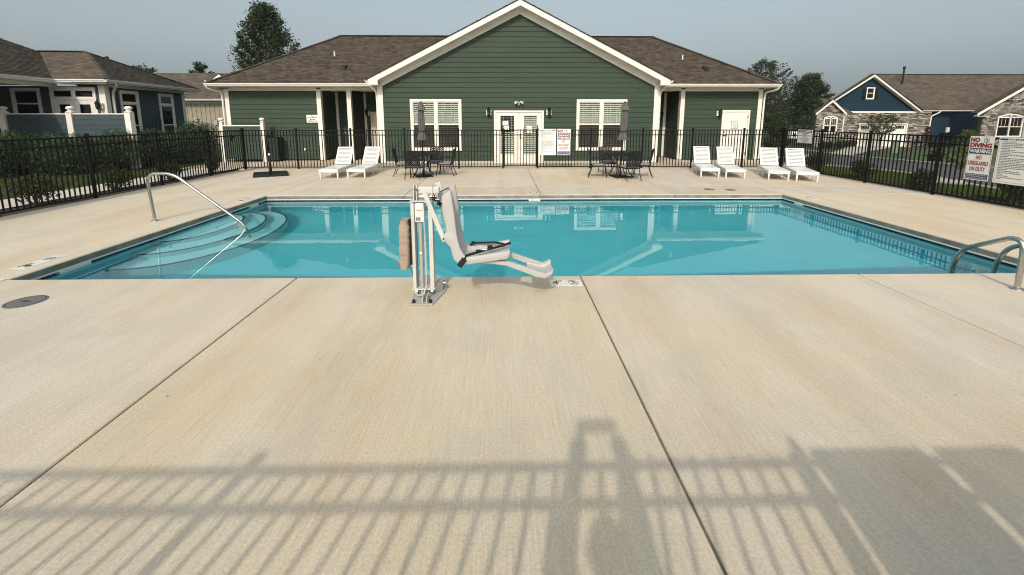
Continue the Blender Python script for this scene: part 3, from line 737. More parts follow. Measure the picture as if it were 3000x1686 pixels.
# ---- painted / tiled depth markers in the deck
def marker(label, cx, cy, w, h, ang, text, sub=True, seed=0):
    t = thing('depth_marker', label, 'depth marker', (cx, cy, 0))
    u = Vector((math.cos(ang), math.sin(ang), 0)); v = Vector((-u.y, u.x, 0)); o = Vector((cx, cy, .0)) - u * w / 2 - v * h / 2
    F = Face(o, u, v)
    for k in (0, 1):
        mb = MB(); F.slab(mb, w / 2 * k + .003 * k, w / 2 * (k + 1) - .003 * (1 - k), 0, h, -.004, .003); mb.build('tile', TILEW, t)
    mb = MB(); F.no_diving(mb, w * .76, h * .56, h * .32, .0045); mb.build('no_diving_symbol', INKK, t)
    lettering(text, F.p(w * .07, h * .17, .0045), F.u, F.v, w * .19, h * .7, INKK, t, .0)
    lettering('FT', F.p(w * .26, h * .52, .0045), F.u, F.v, w * .14, h * .3, INKK, t, .02)
    if sub: lettering('NO DIVING', F.p(w * .62, h * .06, .0045), F.u, F.v, w * .28, h * .09, INKK, t, .01)
    return t
marker('white 4 FT no diving tile at the pool edge beside the lift', .64, 4.31, .32, .165, 0, '4')
marker('white 3 FT no diving tile on the deck before the handrail', -5.52, 5.1, .48, .16, R(90), '3')
marker('white 3 FT no diving tile beyond the handrail at the far corner', -5.45, 9.15, .42, .15, R(90), '3')
marker('small white no diving tile at the far pool edge by the lift chair', .68, 9.92, .27, .13, R(180), '4')
marker('white no diving tile on the deck by the street fence', 6.56, 9.07, .30, .14, R(-90), '4')
# wall tiles show the depth as well
for (o, u, s) in (((wx0 + .062, 5.28, -.128), (0, -1, 0), '3'), ((wx1 - .062, 8.97, -.128), (0, 1, 0), '4'), ((.62, wy1 - .062, -.128), (1, 0, 0), '4')):
    lettering(s, o, u, (0, 0, 1), .03, .026, INKK, shell, .03)
# ---- skimmer lids
def lid(label, x, y, r):
    t = thing('skimmer_lid', label, 'skimmer lid', (x, y, 0))
    mb = MB(); mb.lathe((x, y, 0), [(r, -.03), (r, .004), (r - .008, .007)], 40); mb.build('disc', LIDM, t)
    mb = MB(); F = Face((x, y, .0072), (1, 0, 0), (0, 1, 0)); F.ring(mb, 0, 0, r * .86, r * .9, .0008, 40); mb.build('rim_groove', DARK, t)
    mb = MB(); F.ring(mb, 0, 0, .001, r * .14, .0008, 16); mb.build('grip', DARK, t)
    for sg in (-1, 1): mb = MB(); F.ring(mb, sg * r * .32, -sg * r * .05, .001, r * .08, .0008, 12); mb.build('screw', DARK, t)
lid('round grey skimmer lid alone in the nearest concrete', -4.45, 3.93, .15)
lid('far round skimmer lid between the pool and the loungers, beside its twin', 4.96, 10.33, .12)
lid('far round skimmer lid nearer the street fence, beside its twin', 5.43, 10.24, .12)
# stray dry leaves on the concrete
def leaf(label, x, y, a, s=.03):
    mb = MB(); c, q = math.cos(a), math.sin(a)
    P = [(-s, 0, .004), (-s * .3, -s * .35, .010), (s * .5, -s * .25, .006), (s, 0, .012), (s * .4, s * .3, .005), (-s * .3, s * .35, .012)]
    mb.add([(x + px * c - py * q, y + px * q + py * c, pz) for px, py, pz in P], [(0, 1, 4, 5), (1, 2, 3, 4)])
    tag(mb.build('dry_leaf', LEAFBROWN, None), label, 'leaf', 'dry leaves on the concrete')
leaf('tiny dry leaf alone on the slab left of the lift', -2.06, 2.47, .4, .010); leaf('tiny dry leaf on the slab below the pool ladder', 2.77, 2.39, 2.2, .012)
leaf('tiny dry leaf near the second table', 3.2, 11.73, 1.2, .025)

# ================================================================== POOL LIFT, RAILS
LY0, LY1 = 3.80, 4.20
t = thing('pool_lift', 'white pool lift with grey moulded chair standing at the pool edge', 'pool lift', (-.76, 4.0, 0))
mb = MB(); mb.prism([(-.865, 3.775, .002), (-.655, 3.775, .002), (-.575, 4.08, .002), (-.575, 4.235, .002), (-.865, 4.235, .002)], (0, 0, .014)); mb.build('base_plate', LIFTG, t, bevel=.002)
for x, y in ((-.828, 3.81), (-.676, 3.81), (-.612, 4.14), (-.83, 4.19)):
    mb = MB(); mb.lathe((x, y, .0165), [(.017, 0), (.015, .016), (.011, .028), (.004, .031)], 6); mb.build('bolt', BLACKP, t)
for x in (-.745, -.71):
    mb = MB(); mb.box(x - .003, x + .003, 3.79, 3.93, .0165, .07); mb.build('gusset', LIFTM, t)
for x0, x1 in ((-.862, -.83), (-.70, -.662)):
    mb = MB(); mb.box(x0, x1, 3.965, 4.06, .09, .925); mb.build('mast_rail', LIFTM, t, bevel=.003)
    mb = MB(); xs_ = x0 + .0325 if x0 < -.8 else x0 - .0055; mb.box(xs_, xs_ + .005, 4.0, 4.055, .09, .92); mb.build('mast_web', LIFTG, t)
mb = MB(); mb.box(-.866, -.658, 3.955, 4.065, .9255, .935); mb.build('top_plate', LIFTM, t)
mb = MB(); mb.box(-.872, -.655, 3.955, 4.065, .078, .0895); mb.build('lower_plate', LIFTM, t)
mb = MB(); mb.box(-.822, -.735, 3.95, 4.02, .735, .915); mb.build('motor_housing', WHITEPL, t, bevel=.012)
mb = MB(); mb.box(-.803, -.748, 3.9465, 3.9495, .85, .856); mb.build('label_stripe', ORANGE, t)
mb = MB(); mb.box(-.81, -.77, 3.9465, 3.9495, .755, .785); mb.build('data_plate', INKG, t)
mb = MB(); mb.cyl((-.779, 3.985, .03), (-.779, 3.985, .734), 0.0185, 16); mb.build('actuator_tube', M('pale_grey_tube_paint', (.36, .35, .32), .35, .05), t, True)
mb = MB(); mb.cyl((-.779, 3.962, .44), (-.779, 3.967, .44), .014, 16); mb.build('cap_disc', WHITEPL, t, True)
coil = [(-.735 + .009 * math.cos(a), 3.975 + .009 * math.sin(a), .62 - .40 * a / (2 * math.pi * 34)) for a in np.linspace(0, 2 * math.pi * 34, 34 * 8)]
mb = MB(); mb.tube(coil, .0036, 5); mb.build('coiled_cord', LIFTM, t, True)
mb = MB(); mb.tube([(-.745, 3.965, .91), (-.738, 3.955, .85), (-.737, 3.95, .7), (-.735, 3.966, .62)], .004, 6); mb.build('cord', LIFTM, t, True)
mb = MB(); mb.tube([(-.735, 3.966, .22), (-.738, 3.95, .12), (-.75, 3.93, .06), (-.775, 3.91, .045), (-.81, 3.90, .05), (-.83, 3.905, .075)], .0055, 6); mb.build('cord', LIFTM, t, True)
for x in (-.835, -.69):
    mb = MB(); mb.cyl((x - .006, 3.99, .05), (x + .014, 3.99, .05), .026, 18); mb.build('wheel', STEEL, t, True)
mb = MB(); mb.prism([(-.66, 4.0, .0165), (-.60, 4.10, .0165), (-.60, 4.16, .0165), (-.655, 4.16, .0165)], (0, 0, .09)); mb.build('foot_bracket', LIFTG, t)
mb = MB(); mb.cyl((-.598, 4.12, .085), (-.575, 4.12, .085), .02, 12); mb.build('foot_bracket', STEEL, t, True)
# boom head
mb = MB(); mb.box(-.80, -.60, 4.0, 4.06, 1.0, 1.056); mb.build('upper_arm', LIFTM, t, bevel=.006)
mb = MB(); mb.cyl((-.79, 4.03, .965), (-.63, 4.03, .965), .017, 12); mb.build('pivot_bar', STEEL, t, True)
for x in (-.835, -.81):
    mb = MB(); mb.prism([(x, 3.985, .936), (x, 4.075, .936), (x, 4.075, 1.05), (x, 4.055, 1.075), (x, 4.005, 1.075), (x, 3.985, 1.05)], (.008, 0, 0)); mb.build('head_bracket', LIFTM, t)
mb = MB(); mb.cyl((-.80, 3.985, 1.04), (-.80, 3.975, 1.04), .011, 12); mb.build('bolt', STEEL, t, True)
mb = MB(); mb.box(-.668, -.658, 3.99, 4.07, .97, 1.066); mb.build('arm_collar', LIFTM, t)
mb = MB(); mb.bar((-.728, 3.93, 1.035), (-.548, 3.93, .56), .042, .012, (0, 1, 0))
mb.build('link_arm', LIFTM, t, bevel=.003)
mb = MB(); mb.bar((-.628, 4.13, 1.085), (-.535, 4.13, .65), .05, .012, (0, 1, 0)); mb.build('link_arm', LIFTM, t, bevel=.003)
mb = MB(); mb.cyl((-.556, 3.937, .585), (-.556, 3.918, .585), .009, 10); mb.build('bolt', BLACKP, t, True)
for (x, y, z) in ((-.645, 3.985, .955), (-.615, 4.10, .885)):
    mb = MB()
    for k in range(5): a = k * 2 * math.pi / 5; mb.bar((x, y, z), (x + .026 * math.cos(a), y, z + .026 * math.sin(a)), .018, .012)
    mb.cyl((x, y + .012, z), (x, y - .014, z), .012, 10); mb.build('star_knob', BLACKP, t)
mb = MB(); mb.bar((-.59, 4.05, 1.01), (-.515, 4.05, 1.045), .03, .007); mb.build('stop_bar', BLACKP, t)
# battery pack under its beige cover
pv_ = []; n1, n2 = 22, 26
mbv = MB(); prof = []
for i in range(n1 + 1):
    f = i / n1; z = .30 + .46 * f
    hw = .05 * (1 - .30 * smooth(.86, 1, f) - .22 * smooth(.10, 0, f)); row = []
    for j in range(n2):
        a = 2 * math.pi * j / n2; ca, sa = math.cos(a), math.sin(a)
        rx = abs(ca) ** .45 * (1 if ca > 0 else -1) * hw; ry = abs(sa) ** .45 * (1 if sa > 0 else -1) * .085
        wr = .012 * math.sin(34 * f * 1.6 + 9 * ca + 3 * math.sin(5 * f)) * smooth(-1, .6, ca) + .003 * math.sin(70 * f + 4 * sa)
        row.append((-.918 + rx * (1 + wr * 6) + (-.012 * (1 - f)), 3.99 + ry * (1 + wr * 5), z))
    prof.append(row)
for row in prof: mbv.v += row
for i in range(n1):
    for j in range(n2):
        mbv.f.append((i * n2 + j, i * n2 + (j + 1) % n2, (i + 1) * n2 + (j + 1) % n2, (i + 1) * n2 + j)); mbv.t.append(.5); mbv.mi.append(0)
mbv.f += [tuple(reversed(range(n2))), tuple(n1 * n2 + j for j in range(n2))]; mbv.t += [.5] * 2; mbv.mi += [0] * 2
mbv.build('battery_cover', COVER, t, True)
mb = MB(); mb.box(-.876, -.864, 3.94, 4.04, .33, .765); mb.build('battery_plate', BLACKP, t)
mb = MB(); mb.cyl((-.972, 3.98, .335), (-.995, 3.98, .335), .013, 12); mb.build('stop_button', REDP, t, True)
mb = MB(); mb.tube([(-.89, 3.98, .31), (-.875, 3.98, .26), (-.862, 3.985, .2)], .003, 6); mb.build('cord', BLACKP, t, True)
# moulded chair: a profile swept across, with raised side rims
def shell_part(name, outer, inner, y0, y1, rim=.035, mat=SEATP):
    """outer/inner: lists of (x,z) along the shell, back skin and sitter's skin; the two sides stand proud as rims"""
    k = len(outer); ys = [y0, y0 + rim, y0 + rim * 1.6, (y0 + y1) / 2, y1 - rim * 1.6, y1 - rim, y1]
    mb = MB(); cols = []
    for y in ys:
        e = 1 if y in (y0, y0 + rim, y1, y1 - rim) else 0
        top = [(Vector((o[0], 0, o[1])) + (Vector((i[0], 0, i[1])) - Vector((o[0], 0, o[1]))) * (1. if e else .42)) for o, i in zip(outer, inner)]
        cols.append(([(o[0], y, o[1]) for o in outer], [(p.x, y, p.z) for p in top]))
    n = len(ys)
    for o, i in cols: mb.v += o + i
    def vi(c, s, r): return c * 2 * k + s * k + r
    for c in range(n - 1):
        for r in range(k - 1):
            mb.f.append((vi(c, 0, r), vi(c, 0, r + 1), vi(c + 1, 0, r + 1), vi(c + 1, 0, r))); mb.f.append((vi(c, 1, r), vi(c + 1, 1, r), vi(c + 1, 1, r + 1), vi(c, 1, r + 1)))
        mb.f.append((vi(c, 0, 0), vi(c + 1, 0, 0), vi(c + 1, 1, 0), vi(c, 1, 0))); mb.f.append((vi(c, 0, k - 1), vi(c, 1, k - 1), vi(c + 1, 1, k - 1), vi(c + 1, 0, k - 1)))
    for c in (0, n - 1):
        for r in range(k - 1): mb.f.append((vi(c, 0, r), vi(c, 1, r), vi(c, 1, r + 1), vi(c, 0, r + 1)))
    mb.t = [.5] * len(mb.f); mb.mi = [0] * len(mb.f)
    return mb.build(name, mat, t, True, bevel=.008)
outer = [(-.548, 1.005), (-.545, .93), (-.525, .80), (-.512, .68), (-.535, .665), (-.535, .60), (-.482, .545), (-.468, .48), (-.455, .425), (-.40, .378), (-.33, .378), (-.12, .405), (.02, .423), (.052, .45)]
inner = [(-.47, 1.068), (-.455, .96), (-.44, .84), (-.428, .72), (-.422, .66), (-.412, .60), (-.395, .535), (-.375, .49), (-.355, .46), (-.32, .448), (-.25, .455), (-.10, .478), (.03, .50), (.056, .505)]
shell_part('chair_shell', outer, inner, LY0, LY1, .04)
fo = [(-.24, .385), (-.10, .372), (.02, .355), (.16, .30), (.30, .243), (.38, .23), (.445, .27)]
fi = [(-.23, .40), (-.09, .402), (.04, .395), (.18, .345), (.31, .30), (.385, .275), (.455, .312)]
for y in (LY0 + .03, LY1 - .075):
    P = [(x, y, z) for x, z in fo] + [(x, y, z) for x, z in reversed(fi)]
    mb = MB(); mb.prism(P, (0, .045, 0)); mb.build('footrest_arm', SEATP, t, bevel=.006)
shell_part('footrest', [(.22, .272), (.31, .243), (.40, .235), (.452, .275)], [(.225, .302), (.315, .275), (.392, .272), (.462, .315)], LY0 + .0755, LY1 - .0755, .02)
def strap(pts, w, name='strap'):
    mb = MB()
    for a, b_ in zip(pts[:-1], pts[1:]): mb.bar(a, b_, w, .015)
    return mb.build(name, STRAP, t)
strap([(-.39, LY0 - .006, .36), (-.372, LY0 - .006, .41), (-.345, LY0 + .01, .458), (-.30, LY0 + .05, .462), (-.15, LY0 + .14, .478), (.0, LY0 + .20, .50), (.062, LY0 + .23, .515)], .026)
strap([(-.335, LY1 - .045, .462), (-.26, LY1 - .06, .485), (-.08, LY1 - .10, .50), (.0, LY0 + .22, .505)], .02)
for (x, y, z, w) in ((-.13, LY0 + .16, .495, .05), (-.30, LY1 - .05, .482, .035), (-.235, LY0 + .085, .478, .04)):
    mb = MB(); mb.box(x - w / 2, x + w / 2, y - .014, y + .014, z - .006, z + .014); mb.build('buckle', BLACKP, t, bevel=.003)
mb = MB(); mb.box(-.20, -.155, LY0 + .105, LY0 + .125, .482, .489); mb.build('strap_label', PAPER, t)
mb = MB(); mb.bar((-.405, LY0 - .008, .365), (-.355, LY0 - .008, .435), .012, .05, (0, 0, 1)); mb.build('strap', STRAP, t)

# handrail at the steps
def bend(pts, r=.08, n=6):
    P = [Vector(p) for p in pts]; out = [P[0]]
    for a, b_, c in zip(P[:-2], P[1:-1], P[2:]):
        q = min(r, (a - b_).length * .45, (c - b_).length * .45); s = b_ + (a - b_).normalized() * q; e = b_ + (c - b_).normalized() * q
        for i in range(n + 1): f = i / n; out.append(s * (1 - f) ** 2 + b_ * 2 * f * (1 - f) + e * f * f)
    return out + [P[-1]]
t = thing('handrail', 'bent stainless steel handrail over the curved pool steps', 'handrail', (-5.82, 7.23, 0))
mb = MB(); mb.tube(bend([(-5.82, 7.23, 0), (-5.865, 7.23, .79), (-5.44, 7.23, .80), (-4.33, 7.23, -.09), (-4.27, 7.23, -.9)], .16, 10), .024, 14); mb.build('rail', STEEL, t, True)
mb = MB(); mb.lathe((-5.82, 7.23, .0005), [(.055, 0), (.052, .012), (.03, .022), (.026, .024)], 20); mb.build('flange', STEEL, t, True)
t = thing('pool_ladder', 'pair of curved stainless grab rails of a pool ladder', 'pool ladder', (5.37, 4.06, 0))
for x in (5.13, 5.63):
    mb = MB(); mb.tube(bend([(x, 4.055, 0), (x, 4.07, .56), (x, 4.62, .25), (x, 4.70, .02), (x, 4.70, -1.1)], .2, 12), .024, 16); mb.build('rail', STEEL, t, True)
    mb = MB(); mb.lathe((x, 4.055, .0005), [(.058, 0), (.055, .012), (.032, .022), (.026, .024)], 22); mb.build('flange', STEEL, t, True)
for z in (-.45, -.75, -1.02):
    mb = MB(); mb.box(5.155, 5.605, 4.66, 4.75, z, z + .03); mb.build('tread', WHITEPL, t)

# ================================================================== LOUNGERS
def make_lounger(label):
    t = thing('sun_lounger', label, 'sun lounger', (0, 0, 0), 'white slatted loungers set out on the deck')
    W = .53; h = .265
    for s in (-1, 1):
        mb = MB(); x = s * (W / 2 - .0175); mb.box(x - .0175, x + .0175, 0, 1.80, h - .085, h); mb.build('side_rail', WHITEPL, t, bevel=.006)
    for y in (0.0, 1.30, 1.765):
        mb = MB(); mb.box(-W / 2 + .0355, W / 2 - .0355, y, y + .035, h - .085, h - .012); mb.build('cross_rail', WHITEPL, t)
    for s in (-1, 1):
        for y in (.045, .85, 1.70):
            mb = MB(); x = s * (W / 2 - .026); a, b_ = .024, .014
            top, bot = h - .0855, 0
            mb.hexa([(x - b_ * (1 if s > 0 else 1), y - b_, bot), (x + b_, y - b_, bot), (x + b_, y + b_, bot), (x - b_, y + b_, bot), (x - a, y - a, top), (x + a, y - a, top), (x + a, y + a, top), (x - a, y + a, top)])
            mb.build('leg', WHITEPL, t)
    n = 15
    for i in range(n):
        y0 = .04 + i * (1.26 / n); mb = MB(); mb.box(-W / 2 + .037, W / 2 - .037, y0, y0 + 1.26 / n - .009, h - .011, h + .004)
        mb.build('slat', WHITEPL, t)
    hy, hz_ = 1.36, h + .012; d = Vector((0, .42, .52)).normalized(); L = .66; nn = Vector((0, -d.z, d.y))
    def bp(x, s, k): return Vector((x, hy, hz_)) + d * s + nn * k
    for s in (-1, 1):
        x = s * (W / 2 - .05); mb = MB()
        mb.hexa([bp(x - .028, 0, -.014), bp(x + .028, 0, -.014), bp(x + .028, 0, .014), bp(x - .028, 0, .014), bp(x - .028, L, -.014), bp(x + .028, L, -.014), bp(x + .028, L, .014), bp(x - .028, L, .014)]); mb.build('back_stile', WHITEPL, t, bevel=.004)
    for s0, s1 in ((0, .035), (L - .045, L)):
        x = W / 2 - .079; mb = MB(); mb.hexa([bp(-x, s0, -.012), bp(x, s0, -.012), bp(x, s0, .012), bp(-x, s0, .012), bp(-x, s1, -.012), bp(x, s1, -.012), bp(x, s1, .012), bp(-x, s1, .012)]); mb.build('back_rail', WHITEPL, t)
    m = 11
    for i in range(m):
        s0 = .047 + i * (L - .10) / m; s1 = s0 + (L - .10) / m - .015; x = W / 2 - .079; mb = MB()
        mb.hexa([bp(-x, s0, -.006), bp(x, s0, -.006), bp(x, s0, .008), bp(-x, s0, .008), bp(-x, s1, -.006), bp(x, s1, -.006), bp(x, s1, .008), bp(-x, s1, .008)]); mb.build('slat', WHITEPL, t)
    mb = MB(); mb.bar(bp(0, .42, -.02), (0, 1.74, h - .03), .3, .02); mb.build('back_strut', WHITEPL, t)
    return t
L1 = make_lounger('white slatted lounger nearest the square umbrella base')
WL['sun_lounger'] = Vector((0, 0, 0))
L1.location = (-4.98, 12.43, 0); L1.rotation_euler = (0, 0, R(3))
for loc, a, lab in (((-4.23, 12.5, 0), 0, 'white slatted lounger beside the left dining set'),
                    ((6.0, 12.5, 0), -15, 'white slatted lounger beside the right dining set'),
                    ((6.62, 12.26, 0), -16, 'white slatted lounger standing before the white utility door'),
                    ((7.62, 11.86, 0), -21, 'white slatted lounger on the inner side of the corner pair'),
                    ((8.22, 11.57, 0), -22, 'white slatted lounger closest to the street fence')):
    copy_tree(L1, None, loc, R(a), lab)

# ================================================================== TABLES, CHAIRS, UMBRELLAS
def make_table(label, x, y):
    t = thing('patio_table', label, 'table', (x, y, 0), 'round black patio tables')
    r = .52; z = .655
    mb = MB(); mb.lathe((x, y, z), [(r - .012, 0), (r, .006), (r, .02), (r - .012, .028), (.03, .028), (.03, .0)], 36); mb.build('tabletop', FRAMEM, t, True)
    mb = MB()
    for k in range(-6, 7):
        q = k * .075; hh = math.sqrt(max(0, (r - .06) ** 2 - q * q))
        for s in (1, -1):
            mb.bar((x + q - 0, y - hh, z + .0285), (x + q, y + hh, z + .0285), .012, .004) if s > 0 else mb.bar((x - hh, y + q, z + .0295), (x + hh, y + q, z + .0295), .012, .004)
    mb.build('top_lattice', FRAMEM, t, kind='stuff')
    for k in range(4):
        a = R(45 + 90 * k + 8); c, s = math.cos(a), math.sin(a)
        mb = MB(); mb.tube([(x + c * .40, y + s * .40, z), (x + c * .30, y + s * .30, .5), (x + c * .20, y + s * .20, .33), (x + c * .27, y + s * .27, .15), (x + c * .42, y + s * .42, 0)], .014, 8); mb.build('leg', FRAMEM, t, True)
    mb = MB()
    for k in range(24):
        a, b_ = 2 * math.pi * k / 24, 2 * math.pi * (k + 1) / 24; mb.bar((x + .2 * math.cos(a), y + .2 * math.sin(a), .33), (x + .2 * math.cos(b_), y + .2 * math.sin(b_), .33), .016, .012)
    mb.build('leg_ring', FRAMEM, t)
    return t
def make_chair(label):
    t = thing('patio_chair', label, 'chair', (0, 0, 0), 'black lattice chairs round the patio tables')   # faces +y
    for s in (-1, 1):
        mb = MB(); mb.tube([(s * .215, .20, .33), (s * .215, .215, .2), (s * .22, .245, 0)], .011, 8); mb.build('leg', FRAMEM, t, True)
        mb = MB(); mb.tube([(s * .20, -.19, .34), (s * .205, -.21, .2), (s * .215, -.29, 0)], .011, 8); mb.build('leg', FRAMEM, t, True)
        mb = MB(); mb.tube([(s * .205, -.235, .55), (s * .235, -.1, .56), (s * .24, .08, .555), (s * .235, .17, .535), (s * .235, .18, .49), (s * .225, .12, .47), (s * .215, .20, .34)], .010, 8); mb.build('armrest', FRAMEM, t, True)
        mb = MB(); mb.tube([(s * .20, -.19, .33), (s * .205, -.225, .5), (s * .21, -.29, .80)], .012, 8); mb.build('back_post', FRAMEM, t, True)
    mb = MB(); mb.tube([(-.215, .20, .335), (.215, .20, .335), (.2, -.19, .335), (-.2, -.19, .335), (-.215, .20, .335)], .012, 8); mb.build('seat_frame', FRAMEM, t)
    mb = MB(); mb.tube([(-.21, -.29, .80), (-.1, -.302, .812), (0, -.305, .815), (.1, -.302, .812), (.21, -.29, .80)], .013, 8); mb.build('top_rail', FRAMEM, t, True)
    mb = MB(); mb.tube([(-.205, -.205, .40), (.205, -.205, .40)], .01, 8); mb.build('lower_rail', FRAMEM, t, True)
    def q(u, v): return Vector((u, -.205 - .095 * (v - .40) / .41, v))
    mb = MB(); z0, z1, w = .41, .80, .2; n = 7; dz = (z1 - z0) / n * 1.0
    step = .057; k = -8
    for k in range(-8, 16):
        for s in (1, -1):          # slanting strips clipped to the panel
            u0 = -w + k * step if s > 0 else w - k * step; hgt_ = z1 - z0
            ua, va, ub, vb = u0, z0, u0 + s * hgt_, z1
            tt0, tt1 = 0., 1.
            for bound, sg in ((-w, 1), (w, -1)):
                da, db = sg * (ua - bound), sg * (ub - bound)
                if da < 0 and db < 0: tt0 = 2; break
                if da < 0: tt0 = max(tt0, da / (da - db))
                if db < 0: tt1 = min(tt1, da / (da - db))
            if tt1 - tt0 > .03 and tt0 < 1:
                a = q(ua + (ub - ua) * tt0, va + (vb - va) * tt0); b_ = q(ua + (ub - ua) * tt1, va + (vb - va) * tt1)
                mb.bar(a, b_, .021, .005 if s > 0 else .007, (0, 1, 0))
    mb.build('back_lattice', FRAMEM, t, kind='stuff')
    mb = MB(); mb.box(-.205, .205, -.17, .205, .348, .40); mb.build('cushion', CUSH, t, True, bevel=.022)
    mb = MB()
    for i in range(7): x = -.18 + i * .06; mb.bar((x, -.18, .338), (x, .2, .338), .03, .008)
    mb.build('seat_lattice', FRAMEM, t, kind='stuff')
    return t
def make_umbrella(label, x, y, lean=0.):
    t = thing('patio_umbrella', label, 'umbrella', (0, 0, 0), 'closed grey umbrellas in the patio tables')
    mb = MB(); mb.cyl((0, 0, .04), (0, 0, 2.12), .019, 12); mb.build('pole', BLACKM, t, True)
    n = 64
    def folded(prof, fold, amp):
        m_ = MB(); k = len(prof)
        for r, z in prof:
            for j in range(n):
                a = 2 * math.pi * j / n; rr = r * (1 + amp * math.cos(fold * a + 1.1 * math.sin(3 * z)) + amp * .4 * math.sin(3 * a + 6 * z)); m_.v.append((rr * math.cos(a), rr * math.sin(a), z + .018 * amp * 2 * math.cos(fold * a) * (r > .09)))
        for i in range(k - 1):
            for j in range(n): m_.f.append((i * n + j, i * n + (j + 1) % n, (i + 1) * n + (j + 1) % n, (i + 1) * n + j))
        m_.t = [.5] * len(m_.f); m_.mi = [0] * len(m_.f); return m_
    folded([(.13, 1.07), (.12, 1.13), (.098, 1.22), (.078, 1.305), (.072, 1.33), (.078, 1.37), (.09, 1.5), (.087, 1.7), (.08, 1.88), (.065, 2.02), (.04, 2.10)], 8, .16).build('canopy', CANVAS, t, True)
    folded([(.135, 1.925), (.118, 1.965), (.088, 2.04), (.06, 2.12), (.045, 2.15), (.02, 2.155)], 8, .10).build('vent_flap', CANVAS, t, True)
    mb = MB(); mb.lathe((0, 0, 2.135), [(.05, 0), (.052, .015), (.02, .028), (.012, .045)], 14); mb.build('cap', BLACKP, t, True)
    mb = MB(); mb.lathe((0, 0, 1.305), [(.088, 0), (.09, .03)], 20); mb.build('tie', BLACKP, t, True)
    mb = MB(); mb.bar((.02, 0, 1.0), (.07, 0, 1.0), .012, .012); mb.build('crank', BLACKP, t)
    mb = MB(); mb.lathe((0, 0, .0425), [(.035, 0), (.03, .14), (.024, .16)], 14); mb.build('base_sleeve', BLACKP, t, True)
    mb = MB(); mb.box(-.24, .24, -.24, .24, 0, .042); mb.build('base_plate', BLACKP, t, bevel=.01)
    t.location = (x, y, 0); t.rotation_euler = (0, lean, R(20))
    return t
T1, T2 = (-2.38, 12.92), (3.42, 12.68)
make_table('round black table of the left dining set by the first umbrella', *T1); make_table('round black table of the right dining set by the second umbrella', *T2)
make_umbrella('closed grey umbrella in the table before the left clubhouse window', *T1, R(-.3)); make_umbrella('closed grey umbrella in the table before the right clubhouse window', *T2, R(2.2))
C1 = make_chair('black lattice chair of the left set nearest the white loungers')
C1.location = (-2.98, 13.06, 0); C1.rotation_euler = (0, 0, R(-90 + 4))
for loc, a, lab in (((-2.50, 12.32, 0), -6, 'black lattice chair of the left set with its back to the pool'),
                    ((-1.74, 13.10, 0), 86, 'black lattice chair of the left set seen in profile facing the loungers'),
                    ((-2.13, 13.62, 0), 176, 'black lattice chair of the left set half hidden behind its table'),
                    ((2.76, 12.64, 0), -100, 'black lattice chair of the right set facing the street side'),
                    ((3.50, 12.04, 0), 14, 'black lattice chair of the right set with its back to the pool'),
                    ((4.09, 12.76, 0), 76, 'black lattice chair of the right set facing the left dining set'),
                    ((3.22, 13.42, 0), 186, 'black lattice chair of the right set half hidden behind its table')):
    copy_tree(C1, None, loc, R(a), lab)
# umbrella base without umbrella
t = thing('umbrella_base', 'square black weighted umbrella base with an empty pole stub', 'umbrella base', (0, 0, 0))
for i in (0, 1):
    for j in (0, 1):
        mb = MB(); x0, y0 = -.47 + i * .475, -.47 + j * .475
        mb.hexa([(x0, y0, 0), (x0 + .465, y0, 0), (x0 + .465, y0 + .465, 0), (x0, y0 + .465, 0), (x0 + .015, y0 + .015, .072), (x0 + .45, y0 + .015, .072), (x0 + .45, y0 + .45, .072), (x0 + .015, y0 + .45, .072)])
        mb.build('weight', BLACKP, t, bevel=.018)
mb = MB(); mb.bar((-.46, 0, .055), (.46, 0, .055), .07, .05); mb.bar((0, -.46, .056), (0, .46, .056), .07, .05); mb.build('cross_frame', BLACKM, t)
mb = MB(); mb.lathe((0, 0, .08), [(.045, 0), (.04, .12), (.034, .34), (.034, .36), (.026, .37), (.026, .66)], 16); mb.build('sleeve', BLACKP, t, True)
mb = MB(); mb.bar((.02, 0, .42), (.075, 0, .42), .02, .02); mb.build('knob', BLACKP, t)
mb = MB(); mb.lathe((0, 0, .60), [(.0265, 0), (.0275, .03), (.0265, .06)], 12); mb.build('paper_label', PAPER, t)
t.location = (-7.05, 13.28, 0); t.rotation_euler = (0, 0, R(28))

